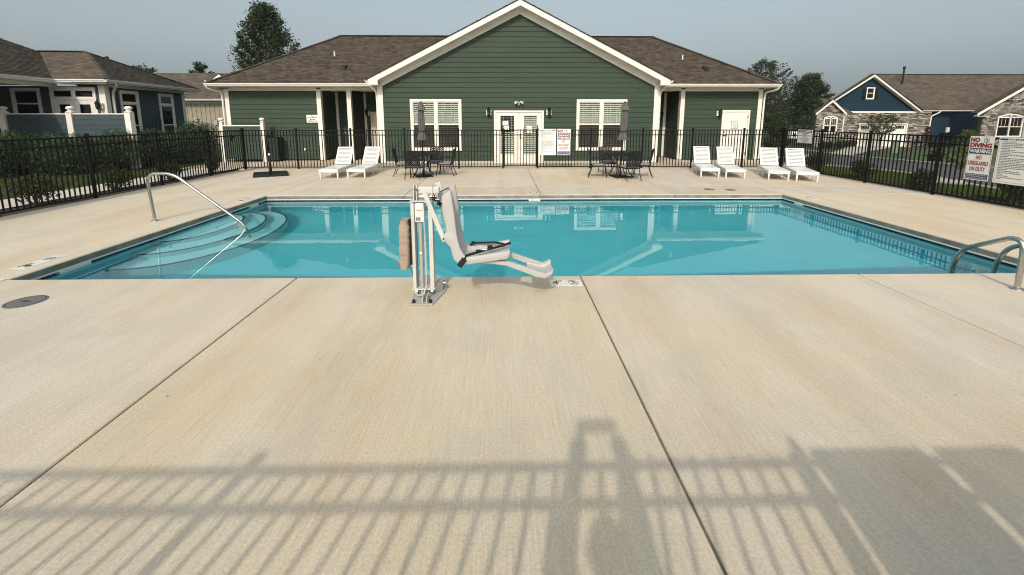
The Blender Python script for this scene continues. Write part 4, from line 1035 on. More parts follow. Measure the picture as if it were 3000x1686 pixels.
# ================================================================== BUILDING KIT
UX, UY, UZ = Vector((1, 0, 0)), Vector((0, 1, 0)), Vector((0, 0, 1))
def siding(parent, O, u, z0, z1, bounds, mat, e=.182, openings=(), joined=False, back=.12, name='wall', base=.0):
    """lap siding on a wall: O = wall origin (z 0), u along it, outward normal u x z; bounds(z) -> (u0,u1)"""
    O = Vector(O); u = Vector(u).normalized(); n = u.cross(UZ)
    zs = sorted(set([z0, z1] + [z for z in np.linspace(z0, z1, 9)]))
    poly = [O + u * bounds(z)[0] + UZ * z for z in zs] + [O + u * bounds(z)[1] + UZ * z for z in reversed(zs)]
    mb = MB(); mb.prism([p - n * .08 for p in poly], -n * back); wall = mb.build(name, DARK, parent)
    k = math.ceil((z1 - z0) / e - 1e-6); jm_ = MB()
    for i in range(k):
        za, zb = z0 + i * e, min(z0 + (i + 1) * e + .02, z1)
        if zb - za < .03: continue
        zm = min(za + e, z1)
        a0, a1 = bounds(za); b0, b1 = bounds(zb)
        segs = [(a0, a1, za, zb, b0, b1)]
        for (o0, o1, oz0, oz1) in openings:
            new = []
            for (s0, s1, sa, sb, t0, t1) in segs:
                if oz1 <= sa + .01 or oz0 >= zm - .01 or o1 <= min(s0, t0) or o0 >= max(s1, t1): new.append((s0, s1, sa, sb, t0, t1)); continue
                if o0 > s0 + .02: new.append((s0, o0, sa, sb, t0, o0))
                if o1 < s1 - .02: new.append((o1, s1, sa, sb, o1, t1))
                lo, hi = max(o0, s0), min(o1, s1)
                if oz0 > sa + .03: new.append((lo, hi, sa, oz0, lo, hi))
                if oz1 < zm - .03: new.append((lo, hi, oz1, sb, lo, hi))
            segs = new
        for (s0, s1, sa, sb, t0, t1) in segs:
            if max(s1 - s0, t1 - t0) < .03: continue
            f = lambda x, z, d: O + u * x + UZ * z + n * d
            fr = (sb - sa) / (zb - za); pr_ = .028
            P = [f(s0, sa, -.012), f(s1, sa, -.012), f(s1, sa, pr_), f(s0, sa, pr_), f(t0, sb, -.012), f(t1, sb, -.012), f(t1, sb, .004), f(t0, sb, .004)]
            if joined: jm_.hexa(P); continue
            cuts = [0.]
            if min(s1 - s0, t1 - t0) > 3.9:
                Lc = s1 - s0; x = random.uniform(1.2, 3.6)
                while x < Lc - .7: cuts.append(x / Lc); x += 3.66
            cuts.append(1.)
            for c0, c1 in zip(cuts[:-1], cuts[1:]):
                g0_, g1_ = c0 + (.0012 / max(.1, s1 - s0) if c0 else 0), c1 - (.0012 / max(.1, s1 - s0) if c1 < 1 else 0)
                L_ = lambda p, q, k_: P[p].lerp(P[q], k_)
                MB().hexa([L_(0, 1, g0_), L_(0, 1, g1_), L_(3, 2, g1_), L_(3, 2, g0_), L_(4, 5, g0_), L_(4, 5, g1_), L_(7, 6, g1_), L_(7, 6, g0_)]).build('plank', mat, wall)
    if joined: jm_.build('siding', mat, wall, kind='stuff')
    return wall
def board(name, O, u, u0, u1, z0, z1, mat, parent, d0=-.01, d1=.03):
    O = Vector(O); u = Vector(u).normalized(); n = u.cross(UZ); f = lambda x, z, d: O + u * x + UZ * z + n * d
    return MB().hexa([f(u0, z0, d0), f(u1, z0, d0), f(u1, z0, d1), f(u0, z0, d1), f(u0, z1, d0), f(u1, z1, d0), f(u1, z1, d1), f(u0, z1, d1)]).build(name, mat, parent)
def shingles(parent, P0, u, s, L, ulim, e=.128, mat=None, name='shingles', tab=(.11, .27)):
    P0, u, s = Vector(P0), Vector(u).normalized(), Vector(s).normalized(); n = u.cross(s); n = n if n.z > 0 else -n
    V = []; Q = []; T = []; k = math.ceil(L / e)
    p0, uu, ss, nn = np.array(P0), np.array(u), np.array(s), np.array(n)
    for i in range(k):
        sa, sb = i * e - (.02 if i == 0 else 0), min((i + 1) * e, L)
        a0, a1 = ulim(max(sa, 0)); b0, b1 = ulim(sb); x = min(a0, b0) - random.random() * .3; end = max(a1, b1)
        while x < end:
            w = random.uniform(*tab); y = x + w
            xa, ya, xb, yb = max(x, a0), min(y, a1), max(x, b0), min(y, b1); x = y
            if ya - xa < .005 and yb - xb < .005: continue
            ya = max(ya, xa); yb = max(yb, xb)
            h = random.choice((.011, .011, .02)) + random.uniform(0, .002); b = len(V)
            for (q, r, d) in ((xa, sa, 0), (ya, sa, 0), (xa, sa, h), (ya, sa, h), (yb, sb, .001), (xb, sb, .001)): V.append(p0 + uu * q + ss * r + nn * d)
            Q += [(b, b + 1, b + 3, b + 2), (b + 2, b + 3, b + 4, b + 5)]; t_ = min(1, max(0, random.gauss(.45, .28))); T += [t_, t_]
    return np_mesh(name, V, Q, mat or SHING, parent, T, 'stuff')
def cap(parent, a, b, w=.13, mat=None, name='ridge_cap'):
    a, b = Vector(a), Vector(b); d = (b - a); k = max(2, int(d.length / .2)); mb = MB(); d.normalize(); s = d.cross(UZ).normalized(); up = s.cross(d)
    for i in range(k):
        p = a + (b - a) * (i / k); q = a + (b - a) * ((i + 1.05) / k); mb.ct = random.random()
        for g in (1, -1):
            mb.add([p + up * .03, q + up * .022, q + s * g * w - UZ * .02 * 1.0 + up * .0, p + s * g * w - UZ * .01], [(0, 1, 2, 3)])
            mb.add([p + up * .03, p + s * g * w - UZ * .01, p + s * g * w - UZ * .02, p + up * .014], [(0, 1, 2, 3)])
    return mb.build(name, mat or SHING, parent, kind='stuff')
def blind(F, x0, x1, y0, y1, parent, sp=.072, d=-.045, mat=None, name='blind', sh=.040):
    mb = MB(); y = y0 + .01
    while y < y1:
        mb.hexa([F.p(x0, y, d + .014), F.p(x1, y, d + .014), F.p(x1, y + sh, d - .010), F.p(x0, y + sh, d - .010), F.p(x0, y + .004, d + .016), F.p(x1, y + .004, d + .016), F.p(x1, y + sh + .004, d - .008), F.p(x0, y + sh + .004, d - .008)]); y += sp
    for x in (x0 + (x1 - x0) * .2, x0 + (x1 - x0) * .8): F.slab(mb, x - .006, x + .006, y0, y1, d + .017, d + .018)
    return mb.build(name, mat or BLIND, parent, kind='stuff')
def frame_mesh(F, rects, d0, d1):
    mb = MB()
    for r in rects: F.slab(mb, *r, d0, d1)
    return mb
def window(parent, F, W, H, cols=2, split=.52, casing=.085, muntins=2, blinds=True, transom=0., screen=True, hmunt=0, name='window'):
    """double-hung window: casing (the window part) > sashes, panes, muntins, blind"""
    R_ = [(0, casing, 0, H), (W - casing, W, 0, H), (casing, W - casing, H - casing, H), (casing, W - casing, 0, casing)]
    cw = (W - 2 * casing - (cols - 1) * .09) / cols
    for c in range(1, cols): x = casing + c * cw + (c - 1) * .09; R_.append((x, x + .09, casing, H - casing))
    if transom: R_.append((casing, W - casing, H - casing - transom - .06, H - casing - transom))
    w = frame_mesh(F, R_, -.012, .036).build(name, WHITE, parent)
    top = H - casing - (transom + .06 if transom else 0)
    for c in range(cols):
        x0 = casing + c * (cw + .09); x1 = x0 + cw; y0, y1 = casing, top; ym = y0 + (y1 - y0) * split; f = .034
        frame_mesh(F, [(x0, x0 + f, y0, y1), (x1 - f, x1, y0, y1), (x0 + f, x1 - f, y1 - f, y1), (x0 + f, x1 - f, y0, y0 + f), (x0 + f, x1 - f, ym - .025, ym + .025)], -.03, .012).build('sash', WHITE, w)
        for (a, b_, lower) in ((y0 + f, ym - .025, True), (ym + .025, y1 - f, False)):
            mb = MB(); F.slab(mb, x0 + f, x1 - f, a, b_, -.006 if lower else -.014, -.004 if lower else -.012); mb.build('pane', (SCREEN if screen and lower else GLASS if blinds else DGLASS), w)
            if muntins:
                for k in range(1, muntins + 1):
                    x = x0 + f + (x1 - x0 - 2 * f) * k / (muntins + 1); mb = MB(); F.slab(mb, x - .009, x + .009, a, b_, -.024, -.0145); mb.build('muntin', WHITE, w)
            for k in range(1, hmunt + 1):
                y = a + (b_ - a) * k / (hmunt + 1); mb = MB(); F.slab(mb, x0 + f, x1 - f, y - .009, y + .009, -.026, -.0246); mb.build('muntin', WHITE, w)
        if blinds: blind(F, x0 + f, x1 - f, y0 + f, y1 - f, w)
        if transom:
            a, b_ = H - casing - transom, H - casing
            frame_mesh(F, [(x0, x0 + f, a, b_), (x1 - f, x1, a, b_), (x0 + f, x1 - f, b_ - f, b_), (x0 + f, x1 - f, a, a + f)], -.03, .012).build('sash', WHITE, w)
            mb = MB(); F.slab(mb, x0 + f, x1 - f, a + f, b_ - f, -.012, -.010); mb.build('pane', DGLASS, w)
    return w
def lantern(label, x, y, z, nx=0, ny=-1):
    """black coach lantern on a white square block; (x,y,z) = middle of the block on the wall"""
    n = Vector((nx, ny, 0)); r = Vector((-ny, nx, 0)); o = Vector((x, y, z)); t = thing('wall_lantern', label, 'wall lantern', (x, y, z), 'black coach lanterns on the clubhouse walls')
    def P(a, b_, d): return o + r * a + UZ * b_ + n * d
    mb = MB(); mb.hexa([P(-.095, -.10, .0), P(.095, -.10, .0), P(.095, -.10, .045), P(-.095, -.10, .045), P(-.095, .10, .0), P(.095, .10, .0), P(.095, .10, .045), P(-.095, .10, .045)]); mb.build('block', WHITE, t)
    mb = MB(); c = P(0, 0, .14); mb.bar(P(0, -.03, .045), P(0, -.03, .14), .025, .025); mb.lathe(c, [(.012, -.15), (.03, -.12), (.05, -.10), (.052, -.085)], 8); mb.build('bracket', BLACKM, t)
    mb = MB(); mb.lathe(c, [(.042, -.084), (.056, .075)], 8); mb.build('globe', GLOBE, t)
    mb = MB()
    for k in range(6): a = k * math.pi / 3; mb.bar(c + Vector((.046 * math.cos(a), .046 * math.sin(a), -.085)), c + Vector((.061 * math.cos(a), .061 * math.sin(a), .078)), .012, .012)
    mb.build('cage', BLACKM, t)
    mb = MB(); mb.lathe(c, [(.085, .078), (.06, .12), (.03, .16), (.012, .175), (.016, .19), (.004, .22)], 8); mb.build('cap', BLACKM, t)
    return t
def gutter(name, a, b, outward, parent, mat=WHITE, h=.095, w=.10):
    a, b, o = Vector(a), Vector(b), Vector(outward); pr_ = [(0, 0), (w * .62, 0), (w * .72, .03), (w * .95, .06), (w, .075), (w, h), (w - .012, h), (w - .03, .05), (.01, .02), (.01, h), (0, h)]
    mb = MB(); n = len(pr_)
    for p in (a, b): mb.v += [tuple(p + o * d + UZ * z) for d, z in pr_]
    mb.f = [(i, (i + 1) % n, n + (i + 1) % n, n + i) for i in range(n)] + [tuple(range(n)), tuple(range(2 * n - 1, n - 1, -1))]; mb.t = [.5] * len(mb.f); mb.mi = [0] * len(mb.f)
    return mb.build(name, mat, parent)

# ================================================================== CLUBHOUSE
ch = thing('clubhouse', 'green sided clubhouse with a tall white-trimmed gable behind the pool', 'clubhouse', (.6, 18, 0))
GYF, WYF = 16.85, 18.0
s_ = .501
gb = lambda z: (-4.70, 5.90) if z < 3.01 else (min(.60, -4.70 + (z - 3.01) / s_), max(.61, 5.90 - (z - 3.01) / s_))
WINS = ((-3.515, .48, 1.93, 1.93), (2.775, .48, 1.92, 1.93)); DOOR = (-.363, .0, 1.893, 1.995)
op = [(x + .04, x + w - .04, z + .04, z + h - .04) for x, z, w, h in WINS] + [(DOOR[0] + .03, DOOR[0] + DOOR[2] - .03, -1, DOOR[3] - .03)]
siding(ch, (0, GYF, 0), (1, 0, 0), .09, 5.62, gb, GREEN, .1835, op)
MB().box(-4.70, -.37, GYF - .005, GYF + .2, -.05, .089).build('foundation', PATHM, ch); MB().box(1.535, 5.90, GYF - .005, GYF + .2, -.05, .089).build('foundation', PATHM, ch)
board('corner_board', (0, GYF, 0), UX, -4.72, -4.52, .02, 3.03, WHITE, ch, -.10, .034); board('corner_board', (0, GYF, 0), UX, 5.72, 5.92, .02, 3.03, WHITE, ch, -.10, .034)
# rake frieze, soffit, fascia
for sg in (-1, 1):
    cx = .605; xe = -4.928 if sg < 0 else 6.138; half = abs(xe - cx)
    f = lambda x, z, y: Vector((cx + sg * x, y, z))
    zt = lambda x: 5.865 - x * s_
    mb = MB(); mb.prism([f(.002, zt(0) - .40, GYF - .036), f(.002, zt(0) - .205, GYF - .036), f(5.295, zt(5.295) - .205, GYF - .036), f(5.295, zt(5.295) - .40, GYF - .036)], (0, .03, 0)); mb.build('rake_frieze', WHITE, ch)
    mb = MB(); mb.prism([f(.002, zt(0), 16.37), f(half, zt(half), 16.37), f(half, zt(half) - .185, 16.37), f(half - .365, zt(half) - .185, 16.37), f(half - .365, zt(half - .365) - .2, 16.37), f(.002, zt(0) - .2, 16.37)], (0, .03, 0)); mb.build('rake_fascia', WHITE, ch)
    mb = MB(); mb.prism([f(.002, zt(0) - .19, 16.4005), f(half - .03, zt(half - .03) - .19, 16.4005), f(half - .03, zt(half - .03) - .205, 16.4005), f(.002, zt(0) - .205, 16.4005)], (0, GYF - .037 - 16.4005, 0)); mb.build('rake_soffit', WHITE, ch)
    mb = MB(); mb.box(*sorted((cx + sg * (half - .365), cx + sg * (half - .002))), 16.4005, 17.6, 2.907, 2.925); mb.build('eave_return', WHITE, ch)
    mb = MB(); mb.prism([f(0, zt(0) + .03, 16.345), f(half + .03, zt(half + .03) + .03, 16.345), f(half + .03, zt(half + .03) + .004, 16.345), f(0, zt(0) + .004, 16.345)], (0, 9.0, 0)); rf = mb.build('roof', M('roof_deck', (.05, .042, .036), .95, .2, 20), ch)
    sv = Vector((-sg, 0, s_)).normalized(); L = math.hypot(half + .03, (half + .03) * s_)
    shingles(rf, (cx + sg * (half + .03), 16.345, zt(half + .03) + .032), UY, sv, L, lambda s: (0, 9.0))
    gx0 = xe + sg * .02
    gutter('gutter', (gx0, 16.40, 2.985), (gx0, 17.42, 2.985), (sg, 0, 0), ch)
    # downspout at the gable corner with its black boot
    xx = -4.775 if sg < 0 else 5.975
    mb = MB(); mb.tube(bend([(xx + sg * .22, 17.1, 2.98), (xx + sg * .22, 17.05, 2.86), (xx + sg * .02, 16.93, 2.72), (xx, 16.92, 2.5), (xx, 16.92, .28)], .08, 5), .036, 10); mb.build('downspout', WHITE, ch, True)
    mb = MB(); mb.box(xx - .05, xx + .05, 16.86, 16.97, .01, .28); mb.build('downspout_boot', BLACKP, ch)
# windows and the double door in the gable wall
for x, z, w, h in WINS: window(ch, Face((x, GYF - .022, z), UX, UZ), W=w, H=h)
F = Face((DOOR[0], GYF - .022, 0), UX, UZ); W, H = DOOR[2], DOOR[3]
frame_mesh(F, [(0, .07, 0, H), (W - .07, W, 0, H), (.07, W - .07, H - .07, H), (.0701, W - .0701, .0, .03)], -.05, .04).build('door_frame', WHITE, ch)
for k in (0, 1):
    x0 = .078 + k * (W / 2 - .074); x1 = x0 + W / 2 - .082; g0, g1 = (x0 + .17, x1 - .18) if k == 0 else (x0 + .19, x1 - .19); a, b_ = .34, 1.80
    d = frame_mesh(F, [(x0, g0, .032, H - .076), (g1, x1, .032, H - .076), (g0, g1, .032, a), (g0, g1, b_, H - .076)], -.03, .012).build('door', WHITE, ch)
    frame_mesh(F, [(g0 - .03, g0, a - .03, b_ + .03), (g1, g1 + .03, a - .03, b_ + .03), (g0, g1, b_, b_ + .03), (g0, g1, a - .03, a)], .0121, .024).build('glazing_bead', WHITE, d)
    mb = MB(); F.slab(mb, g0, g1, a, b_, -.012, -.009); mb.build('pane', GLASS, d)
    if k: blind(F, g0, g1, a, b_, d)
    else: blind(F, g0, g1, a, 1.16, d); blind(F, g0, g1, 1.17, b_, d, sp=.062, sh=.006)
    mb = MB(); hx = x1 - .055 if k == 0 else x0 + .055
    if k == 1:
        F.slab(mb, hx - .028, hx + .028, .92, 1.12, .0125, .02); mb.tube([F.p(hx, .96, .02), F.p(hx, .96, .06), F.p(hx + .10, .965, .06)], .011, 8); mb.cyl(F.p(hx, 1.07, .02), F.p(hx, 1.07, .04), .022, 12)
        mb.build('handle', STEEL, d)
    for y in (.25, .95, 1.7):
        mb = MB(); hx = x0 if k == 0 else x1; F.slab(mb, hx - .009, hx + .003 if k == 0 else hx + .009, y, y + .09, .0125, .02); mb.build('hinge', STEEL, d)
    for (px, py, pw, ph) in (((g0 + .08, 1.44, .22, .16), (g0 + .12, 1.27, .2, .15)) if k == 0 else ((g0 + .10, 1.27, .2, .15), (g0 + .12, 1.14, .18, .1))):
        pq = thing('notice', ('paper notice at the top of the darker clubhouse door pane' if py > 1.4 else 'lower paper notice behind the darker clubhouse door pane') if k == 0 else ('paper notice on the clubhouse door pane with bright blinds' if py > 1.2 else 'small strip of paper under the notice on the bright clubhouse door pane'), 'notice', F.p(px, py, 0))
        mb = MB(); F.slab(mb, px, px + pw, py, py + ph, -.0085, -.0075); mb.build('sheet', PAPER, pq)
        mb = MB()
        for i in range(5): dashes(F, mb, px + .02, px + pw - .02, py + ph - .035 - i * .024, .008, i + int(py * 100), .9, -.0065)
        mb.build('small_print', INKG, pq, kind='stuff')
lantern('black coach lantern just left of the clubhouse double doors', -.555, GYF - .022, 1.92)
lantern('black coach lantern just right of the clubhouse double doors', 1.725, GYF - .022, 1.92)
t = thing('floodlight', 'twin-headed floodlight above the clubhouse double doors', 'floodlight', (.58, GYF - .022, 2.28))
mb = MB(); mb.lathe((.58, GYF - .06, 2.27), [(.05, -.01), (.05, .02)], 12); mb.bar((.58, GYF - .02, 2.28), (.58, GYF - .08, 2.28), .06, .06); mb.build('base', LIFTG, t)
for sg in (-1, 1):
    mb = MB(); mb.tube([(.58 + sg * .03, GYF - .08, 2.29), (.58 + sg * .07, GYF - .11, 2.31), (.58 + sg * .13, GYF - .19, 2.28)], [.02, .035, .055], 12); mb.build('lamp_head', WHITEPL, t, True)
mb = MB(); mb.tube([(.58, GYF - .08, 2.24), (.58, GYF - .10, 2.18)], [.03, .035], 10); mb.build('sensor', LIFTG, t, True)

# wings
siding(ch, (0, WYF, 0), UX, .05, 2.80, lambda z: (-11.09, -7.31), GREEN, .1835)
board('corner_board', (0, WYF, 0), UX, -11.10, -10.93, .02, 2.86, WHITE, ch, -.10, .034); board('corner_board', (0, WYF, 0), UX, -7.47, -7.30, .02, 2.86, WHITE, ch, -.16, .034)
board('frieze', (0, WYF, 0), UX, -10.929, -7.471, 2.785, 2.91, WHITE, ch, -.01, .032)
siding(ch, (-7.30, WYF + .04, 0), UY, .05, 2.80, lambda z: (.10, 1.46), GREEN, .1835)
siding(ch, (0, 19.5, 0), UX, .05, 2.80, lambda z: (-7.29, -6.29), GREEN, .1835); siding(ch, (0, 19.5, 0), UX, .05, 2.80, lambda z: (-6.10, -4.72), GREEN, .1835, [(-5.73, -4.9, -1, 1.93)])
board('corner_board', (0, 19.5, 0), UX, -7.297, -7.17, .02, 2.80, WHITE, ch, -.01, .032); board('corner_board', (0, 19.5, 0), UX, -6.095, -5.97, .02, 2.80, WHITE, ch, -.01, .032)
MB().box(-6.275, -6.105, 17.965, 18.12, .0, 2.80).build('porch_post', WHITE, ch)
siding(ch, (-6.11, 18.12, 0), UY, .05, 2.80, lambda z: (.002, 1.37), GREEN, .1835)
siding(ch, (-6.27, 19.49, 0), -UY, .05, 2.80, lambda z: (.002, 1.36), GREEN, .1835)
MB().box(-7.298, -4.74, 17.97, 18.10, 2.801, 2.91).build('header', WHITE, ch)
MB().box(-7.29, -4.72, 18.101, 19.6, 2.83, 2.85).build('porch_ceiling', WHITE, ch)
siding(ch, (-4.71, 19.6, 0), -UY, .05, 2.9, lambda z: (0, 2.70), GREEN, .1835, joined=True)
frame_mesh(Face((-5.80, 19.5 - .022, 0), UX, UZ), [(0, .07, 0, 1.99), (.95, 1.02, 0, 1.99), (.07, .95, 1.92, 1.99)], -.04, .03).build('door_frame', CREAM, ch)
d = MB().box(-5.728, -4.852, 19.49, 19.52, .02, 1.918).build('door', CREAM, ch)
for z in (1.0, 1.12): MB().lathe((-5.65, 19.47, z), [(.02, -.02), (.03, 0), (.02, .02)], 10).build('handle', STEEL, d)
lantern('black coach lantern in the left alcove above the cream door', -5.93, 19.478, 1.93)
t = thing('shower', 'wall shower with round valve in the dark left alcove', 'outdoor shower', (-6.96, 19.47, 1.0))
mb = MB(); mb.tube([(-6.97, 19.48, 1.98), (-6.97, 19.38, 1.99), (-6.97, 19.30, 1.93)], .012, 8); mb.lathe((-6.97, 19.30, 1.90), [(.04, 0), (.035, .02), (.014, .035)], 12); mb.build('head', STEEL, t, True)
mb = MB(); mb.tube([(-6.955, 19.478, 1.056), (-6.955, 19.455, 1.056)], .085, 18); mb.tube([(-6.955, 19.455, 1.056), (-6.955, 19.41, 1.056)], .03, 10); mb.bar((-6.955, 19.42, 1.056), (-6.93, 19.41, .98), .015, .015); mb.build('valve', STEEL, t)
# right wing
UD = (8.94, 1.145, 2.04)
siding(ch, (0, WYF, 0), UX, .05, 2.80, lambda z: (7.21, 10.54), GREEN, .1835, [(UD[0] + .03, UD[0] + UD[1] - .03, -1, UD[2] - .03)])
board('corner_board', (0, WYF, 0), UX, 7.20, 7.37, .02, 2.86, WHITE, ch, -.16, .034); board('corner_board', (0, WYF, 0), UX, 10.385, 10.55, .02, 2.86, WHITE, ch, -.10, .034)
board('frieze', (0, WYF, 0), UX, 7.371, 10.384, 2.785, 2.91, WHITE, ch, -.01, .032)
siding(ch, (7.20, 19.49, 0), -UY, .05, 2.80, lambda z: (.002, 1.33), GREEN, .1835)
siding(ch, (0, 19.5, 0), UX, .05, 2.80, lambda z: (5.92, 7.19), GREEN, .1835, [(5.92, 6.86, -1, 1.93)])
board('corner_board', (0, 19.5, 0), UX, 7.06, 7.185, .02, 2.80, WHITE, ch, -.01, .032)
MB().box(5.94, 7.199, 17.97, 18.10, 2.801, 2.91).build('header', WHITE, ch)
MB().box(5.92, 7.19, 18.101, 19.6, 2.83, 2.85).build('porch_ceiling', WHITE, ch)
siding(ch, (5.91, 16.9, 0), UY, .05, 2.9, lambda z: (0.02, 2.55), GREEN, .1835, joined=True)
frame_mesh(Face((5.92, 19.5 - .022, 0), UX, UZ), [(.87, .94, 0, 1.99), (0, .87, 1.92, 1.99)], -.04, .03).build('door_frame', CREAM, ch)
MB().box(5.922, 6.788, 19.49, 19.52, .02, 1.918).build('door', CREAM, ch)
lantern('black coach lantern in the dark right alcove', 6.96, 19.478, 1.84)
F = Face((UD[0], WYF - .022, 0), UX, UZ); W, H = UD[1], UD[2]
frame_mesh(F, [(0, .075, 0, H), (W - .075, W, 0, H), (.075, W - .075, H - .075, H)], -.05, .036).build('door_frame', WHITE, ch)
d = frame_mesh(F, [(.08, W - .08, .02, H - .08)], -.03, .008).build('door', WHITE, ch)
mb = MB(); x0, x1, y0, y1 = .33, .82, .42, .90
for r in ((x0, x0 + .02, y0, y1), (x1 - .02, x1, y0, y1), (x0 + .02, x1 - .02, y0, y0 + .02), (x0 + .02, x1 - .02, y1 - .02, y1)): F.slab(mb, *r, .0085, .02)
y = y0 + .03
while y < y1 - .04: mb.hexa([F.p(x0 + .02, y, .018), F.p(x1 - .02, y, .018), F.p(x1 - .02, y, .022), F.p(x0 + .02, y, .022), F.p(x0 + .02, y + .025, .009), F.p(x1 - .02, y + .025, .009), F.p(x1 - .02, y + .025, .012), F.p(x0 + .02, y + .025, .012)]); y += .028
mb.build('louver', WHITEPL, d)
mb = MB(); mb.tube([F.p(.14, 1.0, .01), F.p(.14, 1.0, .05), F.p(.25, 1.0, .055)], .011, 8); mb.cyl(F.p(.14, 1.0, .0085), F.p(.14, 1.0, .016), .03, 12); mb.cyl(F.p(.14, 1.12, .0085), F.p(.14, 1.12, .02), .022, 12); mb.build('handle', BLACKP, d)
for y in (.22, .98, 1.72): MB().add([F.p(W - .088, y, .009), F.p(W - .07, y, .009), F.p(W - .07, y + .1, .009), F.p(W - .088, y + .1, .009), F.p(W - .088, y, .045), F.p(W - .07, y, .045), F.p(W - .07, y + .1, .045), F.p(W - .088, y + .1, .045)], [(0, 1, 2, 3), (4, 5, 6, 7), (0, 1, 5, 4), (1, 2, 6, 5), (2, 3, 7, 6), (3, 0, 4, 7)]).build('hinge', BLACKP, d)
pq = thing('notice', 'framed notice on the white utility door', 'notice', F.p(.40, 1.30, 0))
mb = MB(); F.slab(mb, .40, .68, 1.28, 1.60, .009, .013); mb.build('sheet', PAPER, pq)
mb = MB()
for r in ((.40, .415, 1.28, 1.60), (.665, .68, 1.28, 1.60), (.415, .665, 1.28, 1.295), (.415, .665, 1.585, 1.60)): F.slab(mb, *r, .0131, .018)
mb.build('border', INKB, pq)
mb = MB()
for i in range(6): dashes(F, mb, .45, .64, 1.54 - i * .042, .016, i + 70, .95, .0145)
mb.build('small_print', INKB, pq, kind='stuff')
lantern('black coach lantern beside the white utility door', 8.80, WYF - .022, 1.90)
# wall sign
F = Face((-7.92, WYF - .025, 1.535), UX, UZ); t = thing('shower_sign', 'white Please SHOWER sign on the left clubhouse wing', 'sign', (-7.92, WYF - .025, 1.535))
mb = MB(); F.slab(mb, 0, .445, 0, .305, -.002, .004); mb.build('panel', PAPER, t)
lettering('Please', F.p(.03, .175, .0055), F.u, F.v, .14, .06, INKK, t, .0); lettering('SHOWER', F.p(.205, .185, .0055), F.u, F.v, .20, .05, INKK, t, .03)
lettering('BEFORE', F.p(.13, .105, .0055), F.u, F.v, .20, .048, INKK, t, .03); lettering('ENTERING POOL', F.p(.05, .035, .0055), F.u, F.v, .36, .048, INKK, t, .03)
mb = MB()
for x in (.14, .2, .26): mb.cyl(F.p(.222 + (x - .2) * .6, .27 - abs(x - .2) * .25, .005), F.p(.222 + (x - .2) * .6, .27 - abs(x - .2) * .25, .008), .02, 10)
mb.build('emblem', INKG, t)
# outlets on the wall
for lab, x, z in (('small grey outlet cover low on the left wing of the clubhouse', -8.12, .42), ('small white outlet cover low beside the white utility door', 8.72 - .62, .40)):
    F = Face((x, WYF - .025, z), UX, UZ); mb = MB(); F.slab(mb, 0, .075, 0, .085, 0, .035); tag(mb.build('outlet_cover', WHITEPL), lab, 'outlet')
# main hip roof
RE, RY0, RYR, RZ0, SL = (-11.45, 10.92), 17.45, 21.35, 3.035, .628
RZR = RZ0 + SL * (RYR - RY0); RYB = RYR + (RYR - RY0); hx0, hx1 = RE[0] + 3.9, RE[1] - 3.9
A, B, Cc, D_ = (RE[0], RY0, RZ0), (RE[1], RY0, RZ0), (RE[1], RYB, RZ0), (RE[0], RYB, RZ0); P1, P2 = (hx0, RYR, RZR), (hx1, RYR, RZR)
mb = MB(); lo = lambda p: (p[0], p[1], p[2] - .03)
mb.add([A, B, Cc, D_, P1, P2, lo(A), lo(B), lo(Cc), lo(D_)], [(0, 1, 5, 4), (1, 2, 5), (2, 3, 4, 5), (3, 0, 4), (9, 8, 7, 6), (0, 6, 7, 1), (1, 7, 8, 2), (2, 8, 9, 3), (3, 9, 6, 0)])
rf = mb.build('roof', MATS['roof_deck'], ch)
c_, Ls = math.hypot(1, SL), 3.9 * math.hypot(1, SL)
shingles(rf, (RE[0], RY0, RZ0 + .003), UX, (0, 1, SL), Ls, lambda s: (s / c_, RE[1] - RE[0] - s / c_))
shingles(rf, (RE[0], RYB, RZ0 + .003), UX, (0, -1, SL), Ls, lambda s: (s / c_, RE[1] - RE[0] - s / c_))
shingles(rf, (RE[0], RY0, RZ0 + .003), UY, (1, 0, SL), Ls, lambda s: (s / c_, RYB - RY0 - s / c_)); shingles(rf, (RE[1], RY0, RZ0 + .003), UY, (-1, 0, SL), Ls, lambda s: (s / c_, RYB - RY0 - s / c_))
for a, b_ in ((A, P1), (B, P2), (D_, P1), (Cc, P2), (P1, P2)): cap(rf, Vector(a) + UZ * .02, Vector(b_) + UZ * .02)
gutter('gutter', (-11.46, 17.44, 2.935), (-4.96, 17.44, 2.935), (0, -1, 0), ch); gutter('gutter', (6.17, 17.44, 2.935), (10.93, 17.44, 2.935), (0, -1, 0), ch)
for x0, x1 in ((-11.45, -4.95), (6.16, 10.92)): MB().box(x0, x1, 17.4405, 18.02, 2.912, 2.934).build('soffit', WHITE, ch); MB().box(x0, x1, 17.441, 17.455, 2.9345, 3.005).build('fascia', WHITE, ch)
for sg, xe in ((-1, -11.10), (1, 10.55)):
    mb = MB(); mb.tube(bend([(xe + sg * .30, 17.40, 2.94), (xe + sg * .30, 17.46, 2.84), (xe + sg * .03, 17.85, 2.72), (xe + sg * .035, 17.9, 2.5), (xe + sg * .035, 17.9, .05)], .08, 5), .036, 10); mb.build('downspout', WHITE, ch, True)
    MB().box(*sorted((xe, xe + sg * -.2)), 18.13, 24.6, .05, 2.9).build('end_wall', GREEN, ch)
MB().box(-10.8, 10.3, 24.4, 24.6, .05, 2.9).build('rear_wall', GREEN, ch)
for x, y, z in ((-7.18, 19.43, 4.27), (7.67, 19.23, 4.14)):
    mb = MB(); mb.lathe((x, y, z), [(.032, -.05), (.032, .24)], 12); mb.build('vent_pipe', WHITEPL, ch, True); mb = MB(); mb.lathe((x, y, z), [(.13, -.07), (.07, .01), (.045, .03)], 12); mb.build('pipe_flashing', BLACKP, ch)
